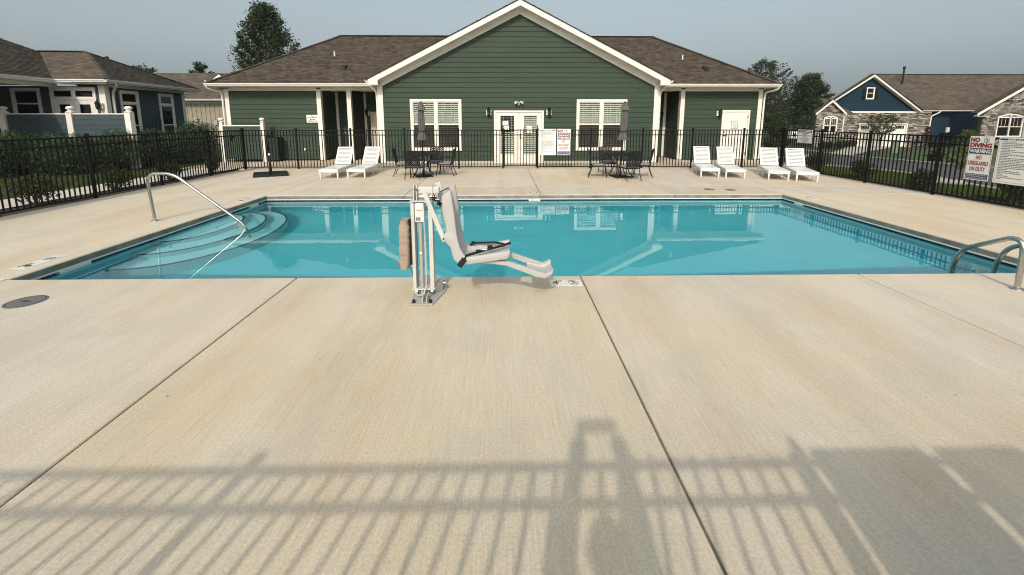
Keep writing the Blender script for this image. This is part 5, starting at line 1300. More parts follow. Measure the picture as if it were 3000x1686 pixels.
for x, y, z in ((-6.49, 18.5, 3.69), (8.35, 18.46, 3.67)):
    mb = MB(); mb.hexa([(x - .11, y - .14, z - .06), (x + .11, y - .14, z - .06), (x + .11, y + .14, z + .10), (x - .11, y + .14, z + .10), (x - .09, y - .12, z + .07), (x + .09, y - .12, z + .07), (x + .09, y + .12, z + .17), (x - .09, y + .12, z + .17)]); mb.build('roof_vent', BLACKP, ch, bevel=.01)
# bin enclosure and bin
t = thing('enclosure_screen', 'green slatted bin screen between two white posts with ball caps', 'screen', (-10.2, 17.45, 0))
for x in (-11.0, -9.42):
    mb = MB(); mb.box(x - .062, x + .062, 17.39, 17.51, 0, 1.55); mb.build('post', WHITE, t, bevel=.004)
    mb = MB(); mb.lathe((x, 17.45, 1.5502), [(.085, 0), (.085, .02), (.05, .03), (.05, .06), (.09, .085), (.10, .12), (.08, .16), (.03, .175)], 12); mb.build('post_cap', WHITE, t, True)
mb = MB(); mb.box(-10.936, -9.484, 17.42, 17.48, 1.40, 1.44); mb.build('top_rail', WHITE, t)
for i in range(7): z = .10 + i * .185; mb = MB(); mb.hexa([(-10.936, 17.425, z), (-9.484, 17.425, z), (-9.484, 17.475, z), (-10.936, 17.475, z), (-10.936, 17.438, z + .184), (-9.484, 17.438, z + .184), (-9.484, 17.475, z + .184), (-10.936, 17.475, z + .184)]); mb.build('slat', GREEN, t)
t = thing('wheelie_bin', 'dark green wheeled bin beside the white screen post', 'bin', (-9.08, 17.6, 0))
mb = MB(); mb.hexa([(-9.24, 17.48, .06), (-8.94, 17.48, .06), (-8.94, 17.8, .06), (-9.24, 17.8, .06), (-9.30, 17.42, .88), (-8.88, 17.42, .88), (-8.88, 17.86, .88), (-9.30, 17.86, .88)]); mb.build('body', M('dark_green_plastic', (.008, .018, .012), .5, .1), t, bevel=.02)
mb = MB(); mb.hexa([(-9.32, 17.40, .885), (-8.86, 17.40, .885), (-8.86, 17.90, .885), (-9.32, 17.90, .885), (-9.29, 17.43, .95), (-8.89, 17.43, .95), (-8.89, 17.88, .97), (-9.29, 17.88, .97)]); mb.build('lid', BLACKP, t, bevel=.015)
for x in (-9.25, -8.95): mb = MB(); mb.cyl((x - .02, 17.83, .09), (x + .02, 17.83, .09), .09, 14); mb.build('wheel', BLACKP, t)

# ================================================================== BLUE-GREY HOUSE ON THE LEFT
AX, AY, EZ = -13.95, 16.05, 3.05
hs_ = thing('slate_house', 'blue-grey house with a covered porch behind the juniper hedge', 'house', (AX, AY, 0))
EWX, SWY = -14.42, 16.52
WZ = 2.93
o1, o2 = (.62, .93), (2.70, .90)
siding(hs_, (EWX, SWY, 0), UY, .1, 2.84, lambda z: (0, 4.4), SLATE, .1835, [(o1[0] + .04, o1[0] + o1[1] - .04, .8, 2.66), (o2[0] + .04, o2[0] + o2[1] - .04, .8, 2.66)])
for o in (o1, o2): window(hs_, Face((EWX + .022, SWY + o[0], .75), UY, UZ), o[1], 2.0, cols=1, split=.42, transom=.36, muntins=0, hmunt=0)
board('corner_board', (EWX, SWY, 0), UY, -.03, .17, .02, 2.9, WHITE, hs_, -.02, .034); board('corner_board', (EWX, SWY, 0), UY, 4.23, 4.42, .02, 2.9, WHITE, hs_, -.12, .034)
board('frieze', (EWX, SWY, 0), UY, .171, 4.229, 2.83, 2.96, WHITE, hs_, -.01, .03)
dx0, dw = -16.22, 1.52
wx_, ww = -17.5, .95
siding(hs_, (-21.0, SWY, 0), UX, .1, 2.84, lambda z: (0, 6.58), SLATE, .1835, [(dx0 + 21.04, dx0 + dw + 20.96, -1, 2.74), (wx_ + 21.04, wx_ + ww + 20.96, .8, 2.68)])
board('corner_board', (-21, SWY, 0), UX, 6.40, 6.609, .02, 2.9, WHITE, hs_, -.01, .034)
F = Face((dx0, SWY - .022, 0), UX, UZ); H = 2.80
df = frame_mesh(F, [(0, .085, 0, H), (dw - .085, dw, 0, H), (.085, dw - .085, H - .09, H), (.085, dw - .085, 2.36, 2.44), (dw / 2 - .04, dw / 2 + .04, 2.44, H - .09)], -.05, .036).build('door_frame', WHITE, hs_)
for k in (0, 1):
    a, b_ = (.0855, dw / 2 - .0405) if k == 0 else (dw / 2 + .0405, dw - .0855)
    frame_mesh(F, [(a, a + .03, 2.4405, H - .0905), (b_ - .03, b_, 2.4405, H - .0905), (a + .03, b_ - .03, H - .1205, H - .0905), (a + .03, b_ - .03, 2.4405, 2.47)], -.03, .01).build('sash', WHITE, df)
    mb = MB(); F.slab(mb, a + .03, b_ - .03, 2.47, H - .12, -.012, -.01); mb.build('pane', DGLASS, df)
    a, b_ = (.088, dw / 2 - .003) if k == 0 else (dw / 2 + .003, dw - .088)
    d = frame_mesh(F, [(a, a + .15, .03, 2.355), (b_ - .15, b_, .03, 2.355), (a + .15, b_ - .15, .03, .4), (a + .15, b_ - .15, 2.2, 2.355)], -.03, .012).build('door', WHITE, hs_)
    mb = MB(); F.slab(mb, a + .15, b_ - .15, .4, 2.2, -.012, -.01); mb.build('pane', DGLASS, d)
    if k: mb = MB(); mb.tube([F.p(a + .07, 1.05, .013), F.p(a + .07, 1.05, .06), F.p(a + .17, 1.05, .06)], .012, 8); mb.build('handle', BLACKP, d)
window(hs_, Face((wx_, SWY - .022, .75), UX, UZ), ww, 2.02, cols=1, split=.75, muntins=0, blinds=False, screen=False)
# porch: beam, post, ceiling, dark back
MB().box(-16.12, -15.94, 11.6, SWY - .03, 2.80, 2.93).build('porch_beam', WHITE, hs_)
for y in (14.05, 11.65): MB().box(-16.12, -15.94, y, y + .18, 0, 2.799).build('porch_post', WHITE, hs_)
MB().box(-21.2, -16.13, 11.6, SWY - .03, 2.86, 2.90).build('porch_ceiling', WHITE, hs_)
MB().box(-19.3, -19.15, 11.6, SWY - .03, 0, 2.85).build('porch_wall', M('porch_shade_brown', (.02, .015, .012), .9, .2), hs_)  # wall coloured near-black brown, standing in for the shade inside the porch
MB().box(-15.93, -15.651, 11.6, AY, 2.92, 2.945).build('soffit', WHITE, hs_)
MB().box(-21.0, -15.6, 11.6, SWY - .02, -.05, .10).build('porch_floor', PATHM, hs_)
# roofs
rs = .48
def roof_quad(name, pts, parent):
    n = (Vector(pts[1]) - Vector(pts[0])).cross(Vector(pts[2]) - Vector(pts[0])).normalized(); n = n if n.z > 0 else -n
    return MB().prism([Vector(p) - n * .04 for p in pts], n * .037).build(name, MATS['roof_deck'], parent)
EY2 = 21.4; half = (EY2 - AY) / 2; apex = (AX - half, AY + half, EZ + half * rs); cs = math.hypot(1, rs)
r1 = roof_quad('roof', [(AX, AY, EZ), (AX, EY2, EZ), apex], hs_)
shingles(r1, (AX, AY, EZ), UY, (-1, 0, rs), half * cs, lambda s: (s / cs, EY2 - AY - s / cs), mat=SHINGT)
vx = lambda y: -15.65 - (y - 15.95) / 1.068
r2 = roof_quad('roof', [(vx(AY) - .3, AY, EZ), (AX, AY, EZ), apex, (vx(AY + half) - .3, AY + half, apex[2])], hs_)
shingles(r2, (-19, AY, EZ), UX, (0, 1, rs), half * cs, lambda s: (vx(AY + s / cs) + 19, AX + 19 - s / cs), mat=SHINGT)
r3 = roof_quad('roof', [(-15.65, 15.95, EZ), (-18.28, 18.76, EZ + 2.63 * rs), (-20.5, 17.4, EZ + 4.85 * rs), (-20.5, 11.2, EZ + 4.85 * rs), (-15.65, 11.2, EZ)], hs_)
shingles(r3, (-15.65, 11.2, EZ), UY, (-1, 0, rs), 4.85 * cs, lambda s: (0, 15.95 - 11.2 + 1.068 * s / cs if s / cs < 2.63 else 18.76 - 11.2 - .61 * (s / cs - 2.63)), mat=SHINGT)
r4 = roof_quad('roof', [(AX, EY2, EZ), apex, (-19, AY + half, apex[2]), (-19, EY2, EZ)], hs_)
cap(r1, (AX, AY, EZ + .02), Vector(apex) + UZ * .02, mat=SHINGT); cap(r1, (AX, EY2, EZ + .02), Vector(apex) + UZ * .02, mat=SHINGT); cap(r1, Vector(apex) + UZ * .02, (-18.4, AY + half, apex[2] + .02), mat=SHINGT)
gutter('gutter', (-15.62, AY, EZ - .10), (AX, AY, EZ - .10), (0, -1, 0), hs_); gutter('gutter', (AX, AY - .1, EZ - .10), (AX, EY2, EZ - .10), (1, 0, 0), hs_); gutter('gutter', (-15.65, 11.2, EZ - .10), (-15.65, AY - .1, EZ - .10), (1, 0, 0), hs_)
MB().box(EWX - .05, AX - .001, AY + .001, EY2, EZ - .14, EZ - .115).build('soffit', WHITE, hs_); MB().box(-15.64, EWX - .051, AY + .001, SWY + .05, EZ - .14, EZ - .115).build('soffit', WHITE, hs_)
mb = MB(); mb.tube(bend([(AX - .02, AY + .42, EZ - .10), (AX - .02, AY + .42, EZ - .2), (EWX + .10, AY + .72, 2.62), (EWX + .08, AY + .72, 2.4), (EWX + .08, AY + .72, .1)], .1, 6), .045, 10); mb.build('downspout', WHITE, hs_, True)
mb = MB(); mb.lathe((-17.0, 20.3, 3.9), [(.05, 0), (.05, .35), (.075, .36), (.075, .45), (.03, .47)], 12); mb.build('vent_pipe', BLACKP, hs_, True)
hs_.rotation_euler = (0, 0, R(4))
# privacy fence before it
t = thing('privacy_fence', 'slate blue board fence with white posts before the blue-grey house', 'fence', (-14.6, 15.2, 0))
PX_ = (-18.9, -16.75, -14.55, -12.62)
for x in PX_:
    MB().box(x - .095, x + .095, 15.105, 15.295, 0, 1.90).build('post', WHITE, t, bevel=.006)
    mb = MB(); mb.lathe((x, 15.2, 1.9005), [(.12, 0), (.12, .03), (.07, .045), (.07, .08), (.11, .11), (.115, .15), (.08, .19), (.03, .205)], 12); mb.build('post_cap', WHITE, t, True)
for a, b_ in zip(PX_[:-1], PX_[1:]):
    MB().box(a + .096, b_ - .096, 15.16, 15.24, 1.83, 1.866).build('top_rail', WHITE, t)
    for i in range(10):
        z = .12 + i * .171; MB().hexa([(a + .096, 15.165, z), (b_ - .096, 15.165, z), (b_ - .096, 15.225, z), (a + .096, 15.225, z), (a + .096, 15.18, z + .17), (b_ - .096, 15.18, z + .17), (b_ - .096, 15.225, z + .17), (a + .096, 15.225, z + .17)]).build('slat', SLATE, t)
lantern('black coach lantern by the porch doors of the blue-grey house', -14.60, 16.42, 2.15)
# garden trellis between the windows
t = thing('trellis', 'thin black garden trellis against the blue-grey house', 'trellis', (-14.1, 18.3, 0))
mb = MB()
for y in (18.1, 18.3, 18.5): mb.tube([(-14.15, y, 0), (-14.15, y, 1.7)], .008, 6)
for z in (.6, 1.0, 1.4, 1.65): mb.tube([(-14.15, 18.05, z), (-14.15, 18.55, z)], .007, 6)
mb.build('bars', BLACKM, t)

# ================================================================== TAN HOUSE BEHIND
th = thing('tan_house', 'tan board and batten house between the blue-grey house and the clubhouse', 'house', (-21, 31, 0))
MB().box(-29, -17.0, 30, 37, 0, 2.85).build('wall', TAN, th)
mb = MB()
for i in range(40): x = -28.9 + i * .3; mb.box(x, x + .05, 29.97, 30.0, 0, 2.7)
mb.build('batten', TAN, th, kind='stuff')
MB().box(-29, -17, 29.965, 30.0, 2.701, 2.84).build('frieze', WHITE, th)
rt_ = roof_quad('roof', [(-29.4, 29.5, 2.98), (-16.6, 29.5, 2.98), (-17.9, 34, 5.05), (-28, 34, 5.05)], th)
shingles(rt_, (-29.4, 29.5, 2.98), UX, (0, 4.5, 2.07), math.hypot(4.5, 2.07), lambda s: (s * .28, 12.8 - s * .27), e=.16, mat=SHINGT, tab=(.25, .5))
roof_quad('roof', [(-29.4, 38.5, 2.98), (-16.6, 38.5, 2.98), (-17.9, 34, 5.05), (-28, 34, 5.05)], th)
gutter('gutter', (-29.4, 29.5, 2.87), (-16.6, 29.5, 2.87), (0, -1, 0), th)
for sg in (-1, 1):
    MB().prism([(-19.0, 30.4, 4.62), (-19.0, 30.4, 4.46), (-19.0 + sg * .62, 30.4, 4.03), (-19.0 + sg * .62, 30.4, 4.19)], (0, .06, 0)).build('gable_trim', WHITE, th)
    MB().prism([(-19.0, 30.38, 4.66), (-19.0, 30.38, 4.625), (-19.0 + sg * .66, 30.38, 4.16), (-19.0 + sg * .66, 30.38, 4.2)], (0, 3, 0)).build('gable_roof', MATS['roof_deck'], th)
MB().prism([(-19.0, 30.47, 4.46), (-18.4, 30.47, 4.03), (-19.6, 30.47, 4.03)], (0, .05, 0)).build('gable_wall', TAN, th)
mb = MB(); mb.lathe((-20.9, 31.9, 4.0), [(.05, 0), (.05, .35)], 10); mb.build('vent_pipe', WHITEPL, th, True)
for (lab, x, z) in (('small grey meter box on the tan house beside the hedge', -20.6, 1.45), ('small grey box on the tan house close to the clubhouse corner', -19.3, 1.3)):
    tag(MB().box(x, x + .2, 29.88, 29.969, z, z + .28).build('meter_box', LIFTG), lab, 'meter box')

# ================================================================== HOUSES ACROSS THE STREET
ZB = -1.08
def stone_wall(parent, O, u, z0, z1, bounds, openings=(), name='stonework', h=(.08, .16), w=(.2, .6)):
    O = Vector(O); u = Vector(u).normalized(); n = u.cross(UZ)
    zs = list(np.linspace(z0, z1, 14)); poly = [O + u * bounds(z)[0] + UZ * z for z in zs] + [O + u * bounds(z)[1] + UZ * z for z in reversed(zs)]
    wall = MB().prism([p - n * .02 for p in poly], -n * .3).build('wall', M('stone_mortar', (.05, .047, .044), .95, .2, 10), parent)
    mb = MB(); z = z0
    f = lambda x, z_, d: O + u * x + UZ * z_ + n * d
    while z < z1 - .02:
        hh = min(random.uniform(*h), z1 - z); a, b_ = bounds(z + hh); x = a
        while x < b_ - .02:
            ww_ = min(random.uniform(*w), b_ - x); y0, y1 = z + .009, z + hh - .009; x0, x1 = x + .009, x + ww_ - .009; x += ww_
            if any(x0 < o[1] and x1 > o[0] and y0 < o[3] and y1 > o[2] for o in openings):
                hit = [o for o in openings if x0 < o[1] and x1 > o[0] and y0 < o[3] and y1 > o[2]][0]
                if x0 < hit[0] - .05: x1 = hit[0]
                elif x1 > hit[1] + .05: x0 = hit[1]
                else: continue
            d = random.uniform(.015, .10); mb.ct = min(1, max(0, random.gauss(.45, .3)))
            mb.hexa([f(x0, y0, -.02), f(x1, y0, -.02), f(x1, y0, d), f(x0, y0, d), f(x0, y1, -.02), f(x1, y1, -.02), f(x1, y1, d * .8), f(x0, y1, d * .8)])
        z += hh
    mb.build(name, STONEM, wall, kind='stuff'); return wall
def arch_window(parent, F, W, H, rise, cols=2):
    """white window under a segmental arch; its top rail follows the arch"""
    R_ = [(0, .1, 0, H - rise), (W - .1, W, 0, H - rise), (.1, W - .1, 0, .1)] + [(W * c / cols - .05, W * c / cols + .05, .1, H - rise * .3) for c in range(1, cols)] + [(.1, W - .1, H - rise - .12, H - rise - .03), (.1, W - .1, H * .42, H * .42 + .06)]
    mb = frame_mesh(F, R_, -.03, .07); n = 14
    ar = lambda x, g=0: H - rise - .02 + (rise - g) * (1 - (2 * x / W - 1) ** 2)
    for i in range(n):
        x0, x1 = W * i / n, W * (i + 1) / n
        P = [F.p(x0, ar(x0) - .11, -.03), F.p(x1, ar(x1) - .11, -.03), F.p(x1, ar(x1) - .11, .075), F.p(x0, ar(x0) - .11, .075), F.p(x0, ar(x0), -.03), F.p(x1, ar(x1), -.03), F.p(x1, ar(x1), .075), F.p(x0, ar(x0), .075)]; mb.hexa(P)
    w = mb.build('window', WHITE, parent)
    for c in range(cols):
        x0, x1 = (.1 if c == 0 else W * c / cols + .05), (W - .1 if c == cols - 1 else W * (c + 1) / cols - .05)
        for a, b_, lower in ((.1, H * .42, True), (H * .42 + .06, H - rise - .12, False), (H - rise - .03, H - rise * .55, False)):
            mb = MB(); F.slab(mb, x0, x1, a, b_, -.012, -.006); mb.build('pane', DGLASS if lower else GLASS, w)
            if not lower and b_ - a > .2:
                for k in (1, 2): xx = x0 + (x1 - x0) * k / 3; mb = MB(); F.slab(mb, xx - .012, xx + .012, a, b_, -.005, .003); mb.build('muntin', WHITE, w)
        mb = MB(); F.slab(mb, x0, x1, H * .3, H - rise, -.05, -.04); mb.build('curtain', M('pale_curtain', (.3, .34, .3), .9, .1, 5), w)
    return w
def fascia_rake(parent, apex, ends, y, t=.22, mat=WHITE):
    ax, az = apex
    for ex, ez in ends:
        MB().prism([(ax, y, az), (ex, y, ez), (ex, y, ez - t), (ax, y, az - t * 1.12)], (0, .05, 0)).build('rake_fascia', mat, parent)
BY = 42.7
bh = thing('navy_house', 'navy blue house with ledge stone garage front across the street', 'house', (36, BY, ZB))
op = [(34.80, 39.72, ZB - 1, 1.3)]
stone_wall(bh, (0, BY, 0), UX, ZB, 2.26, lambda z: (30.9, 41.95), op)
board('band', (0, BY, 0), UX, 30.9, 41.9, 2.261, 2.42, WHITE, bh, -.05, .09)
gs = .667
siding(bh, (0, BY + .03, 0), UX, 2.42, 5.55, lambda z: (min(35.44, 30.7 + max(0, z - 2.35) / gs), max(35.46, 40.2 - max(0, z - 2.35) / gs)), NAVYS, .19, [(35.22, 35.96, 3.6, 4.65)], joined=True)
fascia_rake(bh, (35.45, 5.93), ((30.3, 2.50), (40.6, 2.50)), BY - .42)
for sg in (-1, 1): MB().prism([(35.45, BY - .37, 5.72), (35.45 + sg * 5.1, BY - .37, 2.32), (35.45 + sg * 5.1, BY - .37, 2.29), (35.45, BY - .37, 5.69)], (0, .37, 0)).build('rake_soffit', WHITE, bh)
for sg in (-1, 1):
    e0 = Vector((35.45 + sg * 5.2, BY - .45, 2.45)); up = Vector((-sg * 5.2, 0, 3.5))
    dp = .5
    rf = roof_quad('roof', [e0, e0 + UY * dp, e0 + UY * dp + up, e0 + up], bh)
    shingles(rf, e0 + UZ * .005, UY, up, up.length, lambda s: (0, dp), e=.16, mat=SHINGT, tab=(.25, .5))
rf = roof_quad('roof', [(40.7, BY - .4, 2.56), (62, BY - .4, 2.56), (62, BY + 4.8, 6.4), (39.9, BY + 4.8, 6.4)], bh)
shingles(rf, (33, BY - .4, 2.565), UX, (0, 5.2, 3.84), math.hypot(5.2, 3.84), lambda s: (7.7 - s * .12, 29), e=.16, mat=SHINGT, tab=(.25, .5))
roof_quad('roof', [(40.7, BY + 10, 2.56), (62, BY + 10, 2.56), (62, BY + 4.8, 6.4), (39.9, BY + 4.8, 6.4)], bh)
cap(rf, (39.9, BY + 4.8, 6.43), (62, BY + 4.8, 6.43), mat=SHINGT)
gutter('gutter', (40.6, BY - .4, 2.42), (46.5, BY - .4, 2.42), (0, -1, 0), bh)
siding(bh, (0, BY + .3, 0), UX, ZB, 2.4, lambda z: (41.96, 47.6), NAVYS, .19, joined=True)
MB().box(40.4, 47.6, BY + .6, BY + 10, ZB, 2.4).build('house_body', NAVYS, bh)
for x in (41.85,):
    mb = MB(); mb.tube(bend([(x + .55, BY - .45, 2.45), (x + .5, BY - .4, 2.3), (x + .02, BY - .12, 1.95), (x, BY - .12, 1.7), (x - .02, BY - .12, ZB)], .12, 5), .06, 8); mb.build('downspout', WHITE, bh, True)
F = Face((34.82, BY, ZB), UX, UZ); W, H = 4.88, 2.37
frame_mesh(F, [(0, .12, 0, H), (W - .12, W, 0, H), (.12, W - .12, H - .12, H)], -.05, .08).build('garage_trim', WHITE, bh)
gd = frame_mesh(F, [(.12, W - .12, i * .56 + .005, (i + 1) * .56 - .005) for i in range(4)], -.06, -.01).build('garage_door', WHITE, bh)
for k in range(4):
    x0 = .12 + (W - .24) * (k + .13) / 4; x1 = .12 + (W - .24) * (k + .87) / 4
    for i in range(4):
        a = x0 + (x1 - x0) * i / 4 + .02; b_ = x0 + (x1 - x0) * (i + 1) / 4 - .02; mb = MB(); F.slab(mb, a, b_, 1.80, 2.12, -.012, -.006); mb.build('pane', DGLASS, gd)
F = Face((35.18, BY - .01, 3.56), UX, UZ); window(bh, F, .82, 1.14, cols=1, muntins=2, hmunt=1, blinds=False, screen=False)
for x0 in (34.87, 36.02):
    mb = MB(); mb.box(x0, x0 + .29, BY - .06, BY - .02, 3.58, 4.62)
    for i in range(12): z = 3.63 + i * .08; mb.hexa([(x0 + .03, BY - .062, z), (x0 + .26, BY - .062, z), (x0 + .26, BY - .061, z), (x0 + .03, BY - .061, z), (x0 + .03, BY - .085, z + .03), (x0 + .26, BY - .085, z + .03), (x0 + .26, BY - .08, z + .05), (x0 + .03, BY - .08, z + .05)])
    mb.build('shutter', BLACKP, bh)
mb = MB(); mb.lathe((41.6, BY + 3.3, 5.3), [(.08, 0), (.08, 1.5), (.13, 1.51), (.13, 1.72), (.05, 1.75)], 10); mb.build('vent_pipe', BLACKP, bh, True)
# stone entrance bay on its left
EY = 40.9
ob = [(29.93, 31.27, .33, 1.75)]
stone_wall(bh, (0, EY, 0), UX, ZB, 3.15, lambda z: (29.25, 31.75) if z < 2.2 else (29.25 + (z - 2.2) * 1.1, 31.75 - (z - 2.2) * 1.1), ob)
MB().box(30.5, 31.73, EY + .32, BY, ZB, 2.2).build('bay_body', TAN, bh)
fascia_rake(bh, (30.45, 3.46), ((28.98, 2.22), (31.92, 2.22)), EY - .3)
for sg in (-1, 1):
    e0 = Vector((30.45 + sg * 1.55, EY - .32, 2.20)); up = Vector((-sg * 1.55, 0, 1.3)); dp = .4; rf = roof_quad('roof', [e0, e0 + UY * dp, e0 + UY * dp + up, e0 + up], bh)
    shingles(rf, e0 + UZ * .004, UY, up, up.length, lambda s: (0, dp), e=.16, mat=SHINGT, tab=(.25, .5))
lt = roof_quad('roof', [(30.6, EY - .1, 2.26), (32.6, EY - .1, 2.26), (31.2, BY - .04, 3.62), (30.6, BY - .04, 3.62)], bh)
shingles(lt, (30.6, EY - .1, 2.265), UX, (0, 1.76, 1.36), math.hypot(1.76, 1.36), lambda s: (0, 2.0 - s * .62), e=.16, mat=SHINGT, tab=(.25, .5))
arch_window(bh, Face((29.95, EY - .02, .33), UX, UZ), 1.32, 1.66, .2)
mb = MB(); mb.tube([(31.85, EY - .05, 2.2), (31.85, EY - .05, ZB)], .055, 8); mb.build('downspout', WHITE, bh, True)
for lab, x, z, w, h in (('grey electric meter cabinet on the navy wall between the stone fronts', 44.55, .55, .5, .85), ('pale round-edged meter beside the grey cabinet on the navy wall', 43.85, .35, .35, .5)):
    tag(MB().box(x, x + w, BY + .12, BY + .275, z, z + h).build('meter_box', LIFTG if w > .4 else WHITEPL, None, bevel=.03), lab, 'meter box')
# stone house cut by the frame
SY = 40.0
sh = thing('stone_house', 'ledge stone house front cut by the frame beyond the pool rules sign', 'house', (48, SY, ZB))
wl_ = lambda z: (44.15, 56) if z < 2.2 else (44.15 + (z - 2.2) / .606, max(44.2 + (z - 2.2) / .606, 56 - (z - 2.2) / .606))
stone_wall(sh, (0, SY, 0), UX, ZB, 5.7, wl_, [(45.55, 47.95, .04, 1.85)])
fascia_rake(sh, (50.1, 6.40), ((43.2, 2.24), (57, 2.24)), SY - .42, .3)
MB().prism([(50.1, SY - .37, 6.1), (43.3, SY - .37, 1.98), (43.3, SY - .37, 1.95), (50.1, SY - .37, 6.07)], (0, .37, 0)).build('rake_soffit', WHITE, sh)
MB().box(43.25, 44.4, SY - .369, SY - .02, 1.90, 1.945).build('eave_return', WHITE, sh)
for sg in (-1, 1):
    e0 = Vector((50.1 + sg * 6.95, SY - .45, 2.24)); up = Vector((-sg * 6.95, 0, 4.2)); rf = roof_quad('roof', [e0, e0 + UY * .6, e0 + UY * .6 + up, e0 + up], sh)
    shingles(rf, e0 + UZ * .004, UY, up, up.length, lambda s: (0, .6), e=.16, mat=SHINGT, tab=(.25, .5))
MB().box(44.16, 56, SY + .32, SY + 8, ZB, 2.2).build('house_body', NAVYS, sh)
arch_window(sh, Face((45.55, SY - .02, .04), UX, UZ), 2.42, 2.12, .26)
mb = MB()
for i in range(12):
    x0, x1 = 45.35 + 2.8 * i / 12, 45.35 + 2.8 * (i + 1) / 12; a = lambda x: 1.93 + .36 * (1 - ((x - 46.75) / 1.4) ** 2); mb.ct = .2 + .2 * random.random()
    mb.hexa([(x0 + .01, SY - .09, a(x0)), (x1 - .01, SY - .09, a(x1)), (x1 - .01, SY, a(x1)), (x0 + .01, SY, a(x0)), (x0 + .01, SY - .09, a(x0) + .28), (x1 - .01, SY - .09, a(x1) + .28), (x1 - .01, SY, a(x1) + .28), (x0 + .01, SY, a(x0) + .28)])
mb.build('arch_stones', STONEM, sh, kind='stuff')
MB().box(48.05, 48.35, SY - .7, SY - .1, ZB, 2.0).build('porch_post', WHITE, sh)
for a, b_ in (((47.2, 1.95), (49.2, 3.0)),): MB().prism([(a[0], SY - .9, a[1]), (b_[0], SY - .9, b_[1]), (b_[0], SY - .9, b_[1] + .25), (a[0], SY - .9, a[1] + .25)], (0, .05, 0)).build('porch_rake', WHITE, sh)

# ================================================================== STREET THINGS
tag(MB().box(31.2, 31.75, 34.5, 34.8, hz(31.5, 34.6) - .02, hz(31.5, 34.6) + 1.05).build('utility_pedestal', M('pale_green_steel', (.14, .2, .15), .5, .08, 5), None, bevel=.05), 'pale green utility pedestal on the lawn before the white garage', 'utility box')
mb = MB(); mb.tube([(11.3, 11.62, .035), (11.36, 11.54, .04), (11.8, 10.95, .04), (11.86, 10.87, .035)], [.05, .085, .085, .05], 10); o = tag(mb.build('wheel_stop', KERB, None, True), 'pale rounded concrete kerb stop in the verge by the street fence', 'kerb stop'); 
t = thing('marker_flag', 'small orange marker flag in the verge by the street', 'flag', (11.72, 13.15, -.05))
MB().bar((11.72, 13.15, -.05), (11.72, 13.15, .18), .006, .006).build('stick', LIFTG, t); MB().prism([(11.72, 13.15, .18), (11.72, 13.15, .09), (11.83, 13.14, .10), (11.83, 13.14, .17)], (0, .003, 0)).build('flag', M('orange_flag', (.35, .13, .015), .6, .05), t)

# ================================================================== TREES AND SHRUBS
def limb(mb, a, b_, r0, r1, wob=.06, n=5, seg=7):
    a, b_ = Vector(a), Vector(b_); L = (b_ - a).length; pts = []; rs_ = []
    for i in range(n + 1):
        f = i / n; j = Vector((random.gauss(0, 1), random.gauss(0, 1), 0)) * wob * L * (1 if 0 < i < n else 0) * .5
        pts.append(a.lerp(b_, f) + j); rs_.append(r0 + (r1 - r0) * f)
    mb.tube(pts, rs_, seg); return pts
def tree(name, label, x, y, z0, H, prof, nb, nl, leaf_s, mat, zc=.25, rise=.5, spread=.3, trunk=.12, asym=None, group=None, droop=None, stems=1):
    """trunk with limbs; each limb end carries its own spray of leaves, so the crown is uneven and open"""
    t = thing(name, label, 'tree', (x, y, z0), group); mb = MB(); pts = []
    tops = []
    for s in range(stems):
        a = s * 2.4; dx, dy = (.0, .0) if stems == 1 else (.25 * H * .3 * math.cos(a), .25 * H * .3 * math.sin(a))
        limb(mb, (x + dx * .15, y + dy * .15, z0), (x + dx, y + dy, z0 + H * (.93 if stems == 1 else .7)), trunk, trunk * .15, .02, 8, 8); tops.append((dx, dy))
    pf = np.array(prof)
    for i in range(nb):
        h = zc + (1 - zc) * ((i + random.random()) / nb); r = float(np.interp(h, pf[:, 0], pf[:, 1])) * random.uniform(.62, 1.08)
        a = i * 2.399 + random.uniform(-.4, .4); rx = math.cos(a) * r; ry = math.sin(a) * r
        if asym: rx += asym * r * .3
        dx, dy = tops[i % stems]; hb = max(zc * .6, h - rise * r / H); base = Vector((x + dx * hb, y + dy * hb, z0 + H * hb)); tip = Vector((x + rx, y + ry, z0 + H * h))
        limb(mb, base, tip, trunk * .35 * (1.2 - h), .012, .08, 4, 5)
        k = int(nl * random.uniform(.6, 1.3)); f = rng.beta(2.4, 1.2, k)[:, None]; b0, t0 = np.array(base), np.array(tip)
        s = spread * (.5 + .7 * random.random()); pts.append(b0 + (t0 - b0) * (f * 1.05) + rng.normal(0, 1, (k, 3)) * s * np.array([1, 1, .7]) * (.45 + .55 * np.sin(np.pi * np.clip(f, 0, 1))))
    mb.build('trunk', BARK, t, True)
    leaves('crown', np.concatenate(pts), leaf_s, mat, t, kind='stuff', droop=droop)
    return t
def shrub(name, label, x, y, z0, rx, ry, h, n, leaf_s, mat, group=None, aspect=2., up=.3, shell=.35, lumps=7, cat='shrub', droop=None):
    t = thing(name, label, cat, (x, y, z0), group); P = []
    for i in range(lumps):
        a = random.uniform(0, 6.28); q = random.uniform(.15, .68); cz = random.uniform(.35, .72)
        P.append(blob_points(x + math.cos(a) * rx * q, y + math.sin(a) * ry * q, z0 + h * cz, rx * .52, ry * .52, h * .36, n // lumps, shell))
    P = np.concatenate(P); P = P[P[:, 2] > z0 + .01]
    mb = MB()
    for i in range(6): a = i * 1.05; limb(mb, (x, y, z0 - .02), (x + math.cos(a) * rx * .5, y + math.sin(a) * ry * .5, z0 + h * .6), .014, .006, .1, 3, 5)
    mb.build('stems', BARK, t, kind='stuff')
    leaves('foliage', P, leaf_s, mat, t, up, aspect, kind='stuff', droop=droop)
    return t
